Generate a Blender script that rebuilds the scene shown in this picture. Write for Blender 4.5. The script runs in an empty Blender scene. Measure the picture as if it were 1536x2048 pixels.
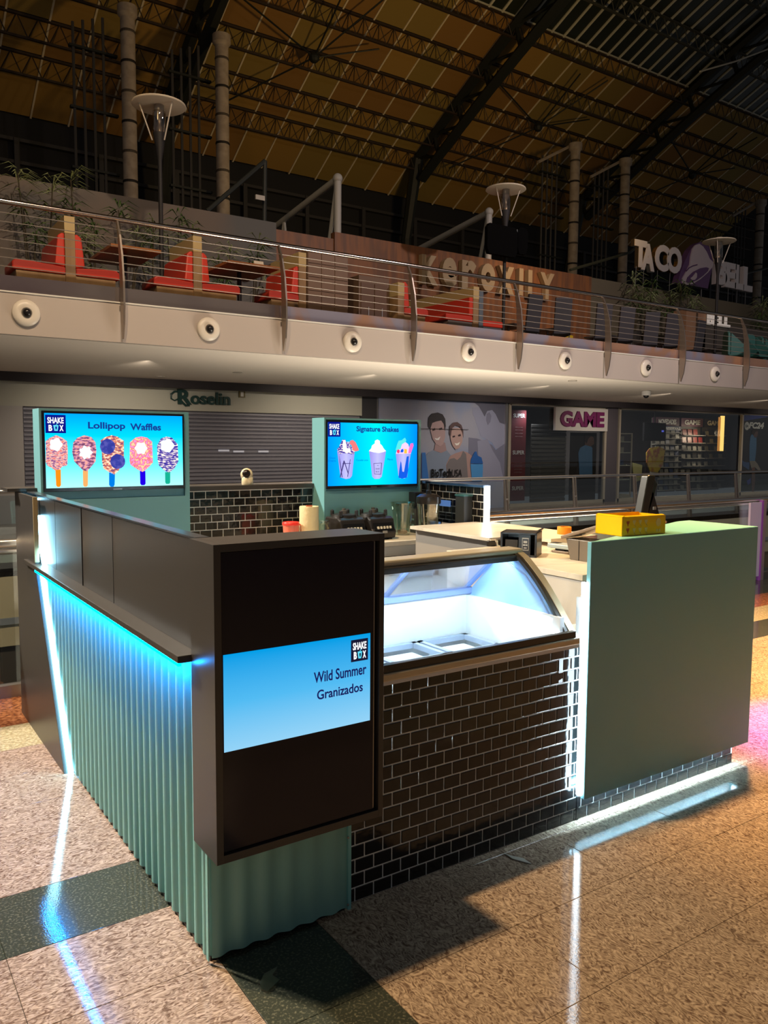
import bpy, math, random
from mathutils import Vector, Matrix
random.seed(11)
sc = bpy.context.scene
COL = sc.collection
# ---------------------------------------------------------------- camera
CAM = Vector((-0.86835, -2.17771, 1.55))
F_PX, YAW, PITCH, ROLL = 1614.34, 0.596792, 0.086003, -0.0065314
_F = Vector((math.sin(YAW)*math.cos(PITCH), math.cos(YAW)*math.cos(PITCH), -math.sin(PITCH)))
_R0 = Vector((math.cos(YAW), -math.sin(YAW), 0)); _D0 = _F.cross(_R0)
_R = math.cos(ROLL)*_R0 + math.sin(ROLL)*_D0; _D = -math.sin(ROLL)*_R0 + math.cos(ROLL)*_D0
cd = bpy.data.cameras.new('camera'); cam = bpy.data.objects.new('camera', cd); COL.objects.link(cam)
cd.sensor_fit = 'VERTICAL'; cd.sensor_height = 36.0; cd.lens = F_PX*36.0/2048.0; cd.clip_end = 300
m = Matrix((_R, -_D, -_F)).transposed().to_4x4(); m.translation = CAM; cam.matrix_world = m
sc.camera = cam
# ---------------------------------------------------------------- world, exposure, big lights
wd = bpy.data.worlds.new('night_hall'); sc.world = wd; wd.use_nodes = True
wd.node_tree.nodes['Background'].inputs[0].default_value = (0.90, 0.93, 1.0, 1)
wd.node_tree.nodes['Background'].inputs[1].default_value = 0.072
sc.view_settings.view_transform = 'Standard'; sc.view_settings.look = 'None'
sc.view_settings.exposure = 0.25; sc.view_settings.gamma = 1.0; sc.view_settings.use_curve_mapping = False
def area(name, loc, target, power, size, color, spread=180, shape='DISK', size_y=None):
    ld = bpy.data.lights.new(name, 'AREA'); ld.energy = power; ld.shape = shape; ld.size = size
    if size_y: ld.size_y = size_y
    ld.color = color; ld.spread = math.radians(spread)
    o = bpy.data.objects.new(name, ld); COL.objects.link(o); o.location = loc
    o.rotation_euler = (Vector(target)-Vector(loc)).to_track_quat('-Z', 'Y').to_euler(); return o
def spot(name, loc, target, power, angle, color, blend=.5, r=.05):
    ld = bpy.data.lights.new(name, 'SPOT'); ld.energy = power; ld.spot_size = math.radians(angle); ld.spot_blend = blend
    ld.color = color; ld.shadow_soft_size = r
    o = bpy.data.objects.new(name, ld); COL.objects.link(o); o.location = loc
    o.rotation_euler = (Vector(target)-Vector(loc)).to_track_quat('-Z', 'Y').to_euler(); return o
WARM = (1.0, 0.72, 0.40)
area('hall_lamp', (-1.15, 1.35, 8.2), (0.6, 0.1, 0), 600, 0.30, WARM)
area('hall_lamp', (4.6, 1.3, 9.0), (4.9, 0.2, 0), 225, 0.4, (1.0, 0.57, 0.23), 42)
area('hall_lamp', (-3.0, 5.8, 5.6), (0.0, 0.8, 0.5), 275, 0.5, (1.0, 0.92, 0.78), 100)
area('hall_lamp', (2.0, 1.0, 9.5), (2.2, 8.8, 3.2), 135, 0.25, (1.0, 0.76, 0.55), 110)
area('hall_lamp', (12.0, 1.0, 9.5), (13.0, 9.0, 3.2), 210, 0.3, (1.0, 0.82, 0.80), 120)
area('soffit_fill', (8.0, 5.6, -2.4), (8.0, 6.2, 3.0), 420, 4.0, (1.0, 0.88, 0.70), 140)  # unseen area light added in the opening to brighten the soffit
spot('sign_wall_light', (13.2, 11.2, 6.4), (13.6, 13.0, 5.0), 60, 110, (1.0, 0.62, 0.30), 1.0, .1)
spot('roof_uplight', (16.0, 10.5, 7.5), (17.0, 25.0, 17.0), 1700, 120, (1.0, 0.66, 0.26), 1.0, .5)
spot('roof_uplight', (1.0, 8.0, 7.5), (6.0, 24.0, 16.0), 420, 110, (1.0, 0.62, 0.25), 1.0, .5)
spot('shop_purple_light', (6.2, 0.9, 3.0), (3.5, 0.05, 0), 4500, 15, (0.45, 0.04, 1.0), 0.8, .08)
# ---------------------------------------------------------------- materials
def S(r, g, b):
    f = lambda c: (c/255/12.92 if c/255 <= .04045 else ((c/255+.055)/1.055)**2.4)
    return (f(r), f(g), f(b))
MATS = {}
def mat(name, col, rough=.5, metal=0.0, es=0.0, ecol=None, noise=None, bump=None, ior=1.45, coat=0.0, spec=.5):
    """noise=(scale, second colour, contrast lo, hi, stretch xyz, detail); bump=(scale, strength)"""
    if name in MATS: return MATS[name]
    mt = bpy.data.materials.new(name); mt.use_nodes = True; nt = mt.node_tree; N = nt.nodes; L = nt.links
    b = N['Principled BSDF']; b.inputs['Base Color'].default_value = (*col, 1); b.inputs['Roughness'].default_value = rough
    b.inputs['Metallic'].default_value = metal; b.inputs['IOR'].default_value = ior; b.inputs['Coat Weight'].default_value = coat; b.inputs['Specular IOR Level'].default_value = spec
    if es: b.inputs['Emission Color'].default_value = (*(ecol or col), 1); b.inputs['Emission Strength'].default_value = es
    if noise or bump:
        g = N.new('ShaderNodeNewGeometry'); mp = N.new('ShaderNodeMapping'); L.new(g.outputs['Position'], mp.inputs['Vector'])
    if noise:
        sc_, c2, lo, hi = noise[:4]
        if len(noise) > 4 and noise[4]: mp.inputs['Scale'].default_value = noise[4]
        tx = N.new('ShaderNodeTexNoise'); tx.inputs['Scale'].default_value = sc_; tx.inputs['Detail'].default_value = noise[5] if len(noise) > 5 else 4
        tx.inputs['Distortion'].default_value = noise[6] if len(noise) > 6 else 0
        L.new(mp.outputs[0], tx.inputs['Vector'])
        cr = N.new('ShaderNodeValToRGB'); cr.color_ramp.elements[0].position = lo; cr.color_ramp.elements[1].position = hi
        cr.color_ramp.elements[0].color = (*col, 1); cr.color_ramp.elements[1].color = (*c2, 1)
        L.new(tx.outputs['Fac'], cr.inputs[0]); L.new(cr.outputs[0], b.inputs['Base Color'])
    if bump:
        t2 = N.new('ShaderNodeTexNoise'); t2.inputs['Scale'].default_value = bump[0]; L.new(g.outputs['Position'], t2.inputs['Vector'])
        bp = N.new('ShaderNodeBump'); bp.inputs['Strength'].default_value = bump[1]; bp.inputs['Distance'].default_value = .01
        L.new(t2.outputs['Fac'], bp.inputs['Height']); L.new(bp.outputs[0], b.inputs['Normal'])
    MATS[name] = mt; return mt
def emis(name, col, st, ramp=None, axis='Z', noise=None):
    """screens and lamps; ramp = [(pos, colour)...] along the object's own box"""
    if name in MATS: return MATS[name]
    mt = bpy.data.materials.new(name); mt.use_nodes = True; nt = mt.node_tree; N = nt.nodes; L = nt.links
    for n in list(N): N.remove(n)
    o = N.new('ShaderNodeOutputMaterial'); e = N.new('ShaderNodeEmission'); e.inputs[0].default_value = (*col, 1); e.inputs[1].default_value = st
    L.new(e.outputs[0], o.inputs[0])
    if ramp:
        tc = N.new('ShaderNodeTexCoord'); sp = N.new('ShaderNodeSeparateXYZ'); L.new(tc.outputs['Generated'], sp.inputs[0])
        cr = N.new('ShaderNodeValToRGB'); el = cr.color_ramp.elements
        for i, (p, c) in enumerate(ramp):
            q = el[i] if i < 2 else el.new(p)
            q.position = p; q.color = (*c, 1)
        L.new(sp.outputs[axis], cr.inputs[0]); L.new(cr.outputs[0], e.inputs[0])
    if noise:
        tc = N.new('ShaderNodeTexCoord'); tx = N.new('ShaderNodeTexNoise'); tx.inputs['Scale'].default_value = noise[0]; tx.inputs['Detail'].default_value = 3
        mp = N.new('ShaderNodeMapping'); mp.inputs['Rotation'].default_value = (0, .7, 0); mp.inputs['Scale'].default_value = noise[3] if len(noise) > 3 else (1, 1, 1)
        L.new(tc.outputs['Object'], mp.inputs[0]); L.new(mp.outputs[0], tx.inputs['Vector'])
        cr = N.new('ShaderNodeValToRGB'); cr.color_ramp.elements[0].position = .42; cr.color_ramp.elements[0].color = (*col, 1)
        cr.color_ramp.elements[1].position = .58; cr.color_ramp.elements[1].color = (*noise[2], 1)
        e3 = cr.color_ramp.elements.new(.5); e3.color = (*noise[1], 1)
        L.new(tx.outputs['Fac'], cr.inputs[0]); L.new(cr.outputs[0], e.inputs[0])
    MATS[name] = mt; return mt
def glass(name, tint=(1, 1, 1), refl=.08, gcol=(1, 1, 1), rough=.02):
    if name in MATS: return MATS[name]
    mt = bpy.data.materials.new(name); mt.use_nodes = True; nt = mt.node_tree; N = nt.nodes; L = nt.links
    for n in list(N): N.remove(n)
    o = N.new('ShaderNodeOutputMaterial'); t = N.new('ShaderNodeBsdfTransparent'); t.inputs[0].default_value = (*tint, 1)
    g = N.new('ShaderNodeBsdfGlossy'); g.inputs['Roughness'].default_value = rough; g.inputs[0].default_value = (*gcol, 1)
    fr = N.new('ShaderNodeLayerWeight'); fr.inputs[0].default_value = .5
    pw = N.new('ShaderNodeMath'); pw.operation = 'POWER'; pw.inputs[1].default_value = 4.0; L.new(fr.outputs['Facing'], pw.inputs[0])
    ad = N.new('ShaderNodeMath'); ad.operation = 'MULTIPLY_ADD'; ad.inputs[1].default_value = .8; ad.inputs[2].default_value = refl; ad.use_clamp = True
    L.new(pw.outputs[0], ad.inputs[0])
    mx = N.new('ShaderNodeMixShader'); L.new(ad.outputs[0], mx.inputs[0]); L.new(t.outputs[0], mx.inputs[1]); L.new(g.outputs[0], mx.inputs[2]); L.new(mx.outputs[0], o.inputs[0])
    MATS[name] = mt; return mt
# ---------------------------------------------------------------- mesh helpers
class MB:
    def __init__(s): s.v = []; s.f = []
    def add(s, vs, fs):
        n = len(s.v); s.v += [tuple(v) for v in vs]; s.f += [tuple(i+n for i in f) for f in fs]; return s
    def box(s, x0, y0, z0, x1, y1, z1, T=None):
        x0, x1 = min(x0, x1), max(x0, x1); y0, y1 = min(y0, y1), max(y0, y1); z0, z1 = min(z0, z1), max(z0, z1)
        vs = [(x0,y0,z0),(x1,y0,z0),(x1,y1,z0),(x0,y1,z0),(x0,y0,z1),(x1,y0,z1),(x1,y1,z1),(x0,y1,z1)]
        if T: vs = [T @ Vector(v) for v in vs]
        return s.add(vs, [(0,3,2,1),(4,5,6,7),(0,1,5,4),(1,2,6,5),(2,3,7,6),(3,0,4,7)])
    def prism(s, pts, ax, a0, a1, T=None):
        """2-D outline extruded along axis ax ('x': pts are (y,z); 'y': (x,z); 'z': (x,y))"""
        area2 = sum(pts[i][0]*pts[(i+1) % len(pts)][1]-pts[(i+1) % len(pts)][0]*pts[i][1] for i in range(len(pts)))
        if area2 < 0: pts = pts[::-1]
        mk = {'x': lambda p, a: (a, p[0], p[1]), 'y': lambda p, a: (p[0], a, p[1]), 'z': lambda p, a: (p[0], p[1], a)}[ax]
        a0, a1 = min(a0, a1), max(a0, a1); n = len(pts)
        vs = [mk(p, a0) for p in pts]+[mk(p, a1) for p in pts]
        if T: vs = [T @ Vector(v) for v in vs]
        fl = ax == 'y'
        lo = tuple(range(n)); hi = tuple(range(n, 2*n))
        fs = [lo if fl else lo[::-1], hi[::-1] if fl else hi]
        for i in range(n):
            j = (i+1) % n; q = (i, j, j+n, i+n); fs.append(q[::-1] if fl else q)
        return s.add(vs, fs)
    def tube(s, pts, r, seg=8, closed=False):
        P = [Vector(p) for p in pts]; n = len(P); R = r if isinstance(r, (list, tuple)) else [r]*n
        rings = []; up = None
        for i, p in enumerate(P):
            d = (P[min(i+1, n-1)]-P[max(i-1, 0)]).normalized()
            if up is None: up = Vector((0, 0, 1)) if abs(d.z) < .9 else Vector((1, 0, 0))
            a = d.cross(up)
            if a.length < 1e-4: a = d.cross(Vector((0, 1, 0)))
            a.normalize(); b = a.cross(d).normalized(); up = b
            rings.append([p+R[i]*(math.cos(t)*a+math.sin(t)*b) for t in [2*math.pi*k/seg for k in range(seg)]])
        vs = [v for q in rings for v in q]; fs = []
        for i in range(n-1):
            for k in range(seg):
                k2 = (k+1) % seg; fs.append((i*seg+k, (i+1)*seg+k, (i+1)*seg+k2, i*seg+k2))
        fs.append(tuple(range(seg))); fs.append(tuple((n-1)*seg+k for k in range(seg))[::-1])
        return s.add(vs, fs)
    def lathe(s, prof, c=(0, 0, 0), seg=24, T=None):
        """profile of (radius, z) turned about z through c"""
        n = len(prof); vs = []
        for r, z in prof:
            for k in range(seg):
                t = 2*math.pi*k/seg; vs.append(Vector((c[0]+r*math.cos(t), c[1]+r*math.sin(t), c[2]+z)))
        if T: vs = [T @ v for v in vs]
        fs = []
        for i in range(n-1):
            for k in range(seg):
                k2 = (k+1) % seg; fs.append((i*seg+k, i*seg+k2, (i+1)*seg+k2, (i+1)*seg+k))
        if prof[0][0] > 1e-5: fs.append(tuple(range(seg))[::-1])
        if prof[-1][0] > 1e-5: fs.append(tuple((n-1)*seg+k for k in range(seg)))
        return s.add(vs, fs)
    def ball(s, c, r, seg=16, sz=1.0):
        return s.lathe([(max(r*math.sin(math.pi*i/8), 1e-6), -r*sz*math.cos(math.pi*i/8)) for i in range(9)], c, seg)
    def build(s, name, mt, parent=None, smooth=False, bevel=0.0, origin=None):
        if parent is not None:
            off = Vector(parent['_o'])
        else:
            xs = [v[0] for v in s.v]; ys = [v[1] for v in s.v]; zs = [v[2] for v in s.v]
            off = Vector(origin) if origin else Vector(((min(xs)+max(xs))/2, (min(ys)+max(ys))/2, min(zs)))
        me = bpy.data.meshes.new(name); me.from_pydata([tuple(Vector(v)-off) for v in s.v], [], s.f); me.validate(); me.update()
        if mt: me.materials.append(mt)
        if smooth:
            for p in me.polygons: p.use_smooth = True
            if smooth != 'all': me.set_sharp_from_angle(angle=math.radians(38))
        o = bpy.data.objects.new(name, me); COL.objects.link(o)
        if parent is not None: o.parent = parent
        else: o.location = off
        o['_o'] = tuple(off)
        if bevel:
            b = o.modifiers.new('bevel', 'BEVEL'); b.width = bevel; b.segments = 2; b.limit_method = 'ANGLE'; b.angle_limit = math.radians(40)
        return o
def tag(o, label=None, cat=None, group=None, kind=None):
    if label: o['label'] = label
    if cat: o['category'] = cat
    if group: o['group'] = group
    if kind: o['kind'] = kind
    return o
def thing(name, loc, label=None, cat=None, group=None, kind=None):
    o = bpy.data.objects.new(name, None); COL.objects.link(o); o.location = loc; o.empty_display_size = .1
    o['_o'] = tuple(loc); return tag(o, label, cat, group, kind)
def copy_tree(o, parent=None):
    c = o.copy(); COL.objects.link(c)
    if parent is not None: c.parent = parent
    for ch in list(o.children): copy_tree(ch, c)
    return c
def place(proto, loc, rz=0, label=None, scale=None, state={}):
    """first call moves the proto itself, later calls copy it"""
    if proto.name in state: o = copy_tree(proto)
    else: o = proto; state[proto.name] = 1
    o.location = loc; o.rotation_euler = (0, 0, rz)
    if scale: o.scale = (scale,)*3 if not isinstance(scale, tuple) else scale
    if label: o['label'] = label
    return o
B = lambda *a, **k: MB().box(*a, **k)
def text_mesh(s, size, bold=0.0, shear=0.0, extrude=0.0, space=1.0, res=4):
    cu = bpy.data.curves.new('writing', 'FONT'); cu.body = s; cu.size = size; cu.offset = bold*size; cu.shear = shear; cu.extrude = extrude
    cu.space_character = space; cu.resolution_u = res; cu.align_x = 'CENTER'; cu.align_y = 'CENTER'
    o = bpy.data.objects.new('writing', cu); COL.objects.link(o)
    dg = bpy.context.evaluated_depsgraph_get(); dg.update()
    me = bpy.data.meshes.new_from_object(o.evaluated_get(dg)); bpy.data.objects.remove(o); bpy.data.curves.remove(cu)
    vs = [v.co.copy() for v in me.vertices]; fs = [tuple(p.vertices) for p in me.polygons]; bpy.data.meshes.remove(me)
    return vs, fs
def text(s, name, mt, parent, c, w, h, bold=0.0, shear=0.0, depth=.002, u=(1, 0, 0), up=(0, 0, 1), space=1.0):
    """lettering fitted into a w x h box centred on world point c, reading along u, up along up"""
    vs, fs = text_mesh(s, 1.0, bold, shear, .5, space)
    xs = [v.x for v in vs]; ys = [v.y for v in vs]
    cx, cy = (min(xs)+max(xs))/2, (min(ys)+max(ys))/2; kx = w/(max(xs)-min(xs)); ky = h/(max(ys)-min(ys)) if h else kx
    U = Vector(u).normalized(); V = Vector(up).normalized(); Nn = U.cross(V); c = Vector(c)
    mb = MB(); mb.add([c+U*((v.x-cx)*kx)+V*((v.y-cy)*ky)+Nn*(v.z*depth) for v in vs], fs)
    return mb.build(name, mt, parent)
def flat(pts, y, mt, name, parent, t=.003):
    """flat print facing the hall: outline (x, z) at depth y"""
    return MB().prism(pts, 'y', y-t, y).build(name, mt, parent)
def ell(cx, cz, rx, rz, n=20, a0=0, a1=360):
    return [(cx+rx*math.cos(math.radians(a0+(a1-a0)*k/n)), cz+rz*math.sin(math.radians(a0+(a1-a0)*k/n))) for k in range(n)]
# tiles laid in running bond, each tile its own object
TILE_MESH = {}
def tile_mesh(name, w, h, d, mt, ch=.003):
    key = (name, round(w, 3), round(h, 3), mt.name)
    if key in TILE_MESH: return TILE_MESH[key]
    c = min(ch, w/3, h/3)
    vs = [(0,0,0),(w,0,0),(w,h,0),(0,h,0),(0,0,d-c/2),(w,0,d-c/2),(w,h,d-c/2),(0,h,d-c/2),(c,c,d),(w-c,c,d),(w-c,h-c,d),(c,h-c,d)]
    fs = [(0,3,2,1),(0,1,5,4),(1,2,6,5),(2,3,7,6),(3,0,4,7),(4,5,9,8),(5,6,10,9),(6,7,11,10),(7,4,8,11),(8,9,10,11)]
    me = bpy.data.meshes.new(name); me.from_pydata(vs, [], fs); me.materials.append(mt); me.update(); TILE_MESH[key] = me; return me
def tile_wall(parent, org, u, v, n, W, H, L, R, mt, name='tile', off=0.0, gap=.0064, d=.004, wob=.006):
    """org = lower corner; u across, v up, n outward; L x R module"""
    u, v, n, org = Vector(u), Vector(v), Vector(n), Vector(org); rows = int(round(H/R+.3)); k = 0
    for r in range(rows):
        h = min(R, H-r*R)-gap
        if h < .008: continue
        x = -(off+(L/2 if r % 2 else 0)) % L - L
        while x < W-.006:
            a, b = max(x, 0), min(x+L, W); x += L
            if b-a < .012: continue
            me = tile_mesh(name, b-a-gap, h, d, mt, .0014)
            o = bpy.data.objects.new(name, me); COL.objects.link(o); o.parent = parent
            mw = Matrix((u, v, n)).transposed().to_4x4()
            mw = mw @ Matrix.Rotation(random.uniform(-wob, wob), 4, 'X') @ Matrix.Rotation(random.uniform(-wob, wob), 4, 'Y')
            mw.translation = org+u*(a+gap/2)+v*(r*R+gap/2)-Vector(parent['_o'])
            o.matrix_local = mw; k += 1
    return k
# ---------------------------------------------------------------- shared materials
MINT = mat('mint_laminate', (.175, .42, .465), .42)
MINTL = mat('mint_sheet_metal', (.23, .48, .44), .5)
BLK = mat('black_laminate', (.042, .037, .034), .34, .0, ior=1.5)
DARK = mat('dark_void_paint', (.008, .008, .009), .8)
GROUT = mat('pale_grout', (.86, .84, .78), .8)
TILE = mat('black_glazed_tile', (.010, .009, .009), .09, ior=1.5, bump=(22, .12), spec=.4)
STEEL = mat('brushed_steel', (.72, .68, .64), .28, 1.0)
DSTEEL = mat('dull_steel', (.33, .30, .28), .38, .9)
WHITE = mat('white_plastic', (.75, .73, .70), .4)
BLACKP = mat('black_plastic', (.014, .014, .016), .3)
PINK = mat('pink_granite', (.115, .068, .047), .05, noise=(21, (.47, .355, .275), .36, .66, (1, 2.2, 1), 14, 3.4), bump=(200, .012), spec=.30)
PINK2 = mat('pink_granite_cross_grain', (.12, .072, .048), .05, noise=(19, (.50, .37, .26), .34, .66, (2.0, 1, 1), 14, 4.0), bump=(200, .012), spec=.16)
GREENG = mat('dark_green_granite', (.038, .042, .032), .06, noise=(120, (.20, .19, .13), .52, .80, (1, 1, 1), 8), bump=(200, .02))
CREAMG = mat('cream_granite', (.30, .25, .14), .18, noise=(60, (.55, .47, .30), .40, .66, (1, 1, 1), 6))
RUSTG = mat('rust_granite', (.17, .050, .018), .18, noise=(40, (.42, .17, .07), .40, .66, (1, 1, 1), 6))
# ---------------------------------------------------------------- floor: slab by slab where the photograph shows it
floor = thing('floor', (0, 0, 0), kind='structure')
b = MB().box(-14, -12, -.35, 45, 3.06, -.012); b.build('slab_bed', mat('floor_joint', (.22, .16, .09), .6), floor)
MB().box(-14, 8.38, -.25, 45, 12.6, 0).build('far_walkway', mat('far_floor', (.16, .12, .09), .2, noise=(20, (.30, .24, .19), .4, .7)), floor)
RX = [.022-.53*k for k in range(5, 0, -1)]+[.022, .36]+[.36+.53*k for k in range(1, 17)]
RY = [-2.17, -1.81, -1.45, -1.09, -.73, -.37, -.01, .352, .712, 1.07, 1.42, 1.78, 2.13, 2.50, 3.03]
def seen(x, y, mrg=60):
    d = Vector((x, y, 0))-CAM; z = d.dot(_F)
    return z > .3 and -mrg < 768+F_PX*d.dot(_R)/z < 1536+mrg and 1024+F_PX*d.dot(_D)/z < 2048+mrg+60
for i in range(len(RX)-1):
    for j in range(len(RY)-1):
        x0, x1, y0, y1 = RX[i], RX[i+1], RY[j], RY[j+1]
        if not any(seen(a, c) for a in (x0, (x0+x1)/2, x1) for c in (y0, (y0+y1)/2, y1)): continue
        if x0 > .3 and x1 < 2.6 and y0 > .02 and y1 < 2.8: continue
        if x0 < .0: m_ = GREENG if j == 7 else CREAMG if j == 12 else RUSTG if j >= 13 else PINK
        elif i == 5: m_ = GREENG if j < 7 else PINK2
        elif x0 > 2.9: m_ = GREENG if j in (10, 13) else CREAMG if j == 11 else RUSTG if j == 12 else PINK2
        else: m_ = PINK2
        if x0 < .02 < x1 + .01 and abs(x1-.022) < .01 and m_ is not PINK: pass
        me = tile_mesh('slab', x1-x0-.0016, y1-y0-.0016, .012, m_, .0012)
        o = bpy.data.objects.new('slab', me); COL.objects.link(o); o.parent = floor
        o.location = (x0+.0008, y0+.0008, -.012+random.uniform(0, .0004))
# the opening in the floor: lower storey, edges
MB().box(-14, 3.04, -6.2, 45, 8.4, -6.0).build('lower_floor', mat('lower_floor', (.20, .16, .12), .3), floor)
vd = thing('trim_1', (9, 8.4, -1), kind='structure')
MB().box(-14, 8.38, -.10, 45, 8.44, .16).build('kerb', mat('kerb_white', (.50, .50, .47), .4), vd)
MB().box(-14, 8.36, -.60, 45, 8.44, -.10).build('edge_fascia', mat('void_cream', (.46, .41, .28), .6), vd)
MB().box(-14, 8.33, -.68, 45, 8.44, -.60).build('edge_band', mat('void_blue_grey', (.22, .25, .29), .5), vd)
MB().box(-14, 8.36, -.95, 45, 8.44, -.68).build('edge_fascia', mat('void_cream', (.4,.4,.3)), vd)
MB().box(-14, 8.42, -6.0, 45, 8.50, -.95).build('lower_wall', mat('lower_wall', (.05, .045, .04), .6), vd)
for x in (-1.4, .3, 2.1, 5, 9, 13, 18): MB().box(x, 8.30, -6, x+.16, 8.42, -.95).build('lower_pillar', mat('lower_pillar', (.3, .24, .16), .6), vd)
MB().box(-14, 3.0, -.40, 45, 3.06, -.0125).build('near_edge', mat('void_cream', (.4,.4,.3)), vd)
# ---------------------------------------------------------------- balustrades round the opening
GL = glass('rail_glass', (.86, .90, .90), .07)
def balustrade(name, y, xs, label, lean, tubes):
    t = thing(name, (xs[0], y, 0), label, 'balustrade')
    x0, x1 = xs[0]-1.0, xs[-1]+1.0
    for z, r, dy in tubes: MB().tube([(x0, y+dy, z), (x1, y+dy, z)], r, 12).build('handrail', STEEL, t, smooth=True)
    MB().box(x0, y-.03, 0, x1, y+.03, .075).build('kerb_channel', DSTEEL, t)
    for i, x in enumerate(xs):
        p = MB()
        for s in (-.03, .03): p.prism([(y+lean-.035, .02), (y+lean+.035, .02), (y+.012, .93), (y-.022, .93)], 'x', x+s-.005, x+s+.005)
        p.box(x-.03, y+lean*.4-.012, .55, x+.03, y+lean*.4+.012, .58); po = p.build('post', DSTEEL, t)
        if i < len(xs)-1:
            MB().prism([(y+lean-.004, .08), (y+lean+.004, .08), (y+.004, .88), (y-.004, .88)], 'x', x+.06, xs[i+1]-.06).build('glass_panel', GL, t)
    return t
balustrade('balustrade', 3.05, [-6.6, -4.6, -2.6, -.6, 1.4, 3.55, 5.65, 7.76, 9.9, 12.0], 'near glass balustrade with a double steel handrail right behind the kiosk', 0, ((.935, .026, -.01), (.885, .018, .02)))
balustrade('balustrade', 8.40, [.2+1.74*k for k in range(-3, 14)], 'far glass balustrade in front of the shops across the opening', -.09, ((.935, .026, 0),))
ps = thing('purple_edged_screen', (7.9, 3.0, 0), 'lit lilac and purple upright panel beside the near balustrade, right edge', 'panel')
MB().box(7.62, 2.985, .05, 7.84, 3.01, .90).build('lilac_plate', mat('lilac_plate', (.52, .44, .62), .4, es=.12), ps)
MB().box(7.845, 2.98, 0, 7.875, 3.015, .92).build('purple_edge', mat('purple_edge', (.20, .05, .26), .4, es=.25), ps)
MB().box(7.875, 2.98, 0, 7.93, 3.015, .92).build('side_frame', mat('lilac_frame', (.40, .34, .42), .4), ps)
# ---------------------------------------------------------------- shop wall under the deck
SY = 12.3
CEIL = mat('soffit_paint', (.66, .60, .53), .7)
FASC = mat('fascia_paint', (.42, .365, .33), .55)
soff = thing('ceiling', (9, 10, 2.6), kind='structure')
sm = MB()
prof = [(8.47, 2.800), (8.5, 2.79), (8.75, 2.775), (9.2, 2.755), (10.5, 2.70), (12.1, 2.64), (12.15, 2.64), (12.15, 3.0), (8.47, 3.0)]
sm.prism(prof, 'x', -14, 45).build('soffit', CEIL, soff, smooth=True)
MB().box(-14, 12.0, 2.50, 45, 12.16, 2.70).build('shadow_gap', mat('gap_black', (.03, .025, .03), .6), soff)
dl = emis('downlight_glow', (1, .62, .25), 2.2)
k = 0
for x, y in [(3.079,12.779),(4.768,10.509),(7.323,12.215),(12.946,12.758),(11.004,8.833),(16.448,11.864),(19.459,12.101),(3.830,11.638)]:
    t = thing('downlight', (x, y, 2.69), 'small recessed downlight in the soffit above the shops', 'downlight', 'downlights in the soffit')
    t['label'] = 'small recessed soffit downlight ' + ('near the left edge of the picture', 'above the Roselin plaque', 'above the sign band end', 'lit warm above the people poster', 'above the GAME sign', 'lit warm above the store mullion', 'lit warm before the shelves', 'in front of the Roselin sign')[k]
    zz = 2.755+(y-9.2)*(2.64-2.755)/(12.1-9.2) if y > 9.2 else 2.757
    MB().lathe([(.05, -.008), (.085, -.008), (.085, .02), (.05, .02)], (x, y, zz), 20).build('trim_ring', mat('ring_grey', (.4, .37, .33), .5), t)
    MB().lathe([(.001, .0), (.05, .0), (.05, .01), (.001, .01)], (x, y, zz-.003), 16).build('lamp', dl if k in (3, 5, 6) else mat('lamp_off', (.6, .5, .42), .4), t); k += 1
t = thing('dome_camera', (14.2, 9.6, 2.65), 'small white dome camera with black ball hanging under the soffit', 'camera')
MB().lathe([(.07, .02), (.10, .0), (.10, .10), (.06, .12)], (14.2, 9.6, 2.63), 20).build('housing', WHITE, t, smooth=True)
MB().ball((14.2, 9.6, 2.635), .065).build('dome', BLACKP, t, smooth='all')
for i, x in enumerate((3, 7, 11.3, 15.3, 19.5, 23.4)):
    spot('shop_wall_fill', (x, 9.7, 2.68), (x+.3, 12.3, .9), 115, 100, (1, .84, .66), 1.0, .06)  # spots added apart from the fittings, aimed to brighten the shop wall
wall = thing('wall_back', (9, SY, 0), kind='structure')
MB().box(-14, SY, 0, (1.732,2.111)[0], SY+.2, 2.11).build('pale_panel', mat('pale_panel', (.50, .48, .47), .6), wall)
MB().box(-14, SY+.02, 2.11, 8.40, SY+.2, 2.62).build('sign_band', mat('sign_band', (.56, .56, .48), .6), wall)
MB().box(8.38, SY+.05, 0, 8.80, SY+.2, 2.62).build('pier', mat('pier_dark', (.055, .055, .065), .5), wall)
MB().box(8.80, SY+.05, 0, 12.5, SY+.2, 2.62).build('poster_wall', mat('poster_back', (.2, .2, .22), .5), wall)
MB().box(16.05, SY-.02, 0, 16.50, SY+.2, 2.62).build('pier', mat('pier_grey', (.10, .09, .11), .5), wall)
MB().box(1.4, 15.0, 0, 34, 15.2, 2.7).build('store_back_wall', mat('store_back', (.05, .045, .05), .6), wall)
MB().box(12.5, 12.3, 0, 12.6, 15, 2.7).build('store_side_wall', mat('store_back', (.1,.1,.1)), wall)
MB().box(12.5, 12.35, 2.58, 34, 15, 2.7).build('store_ceiling', mat('store_ceiling', (.16, .14, .12), .7), wall)
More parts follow.
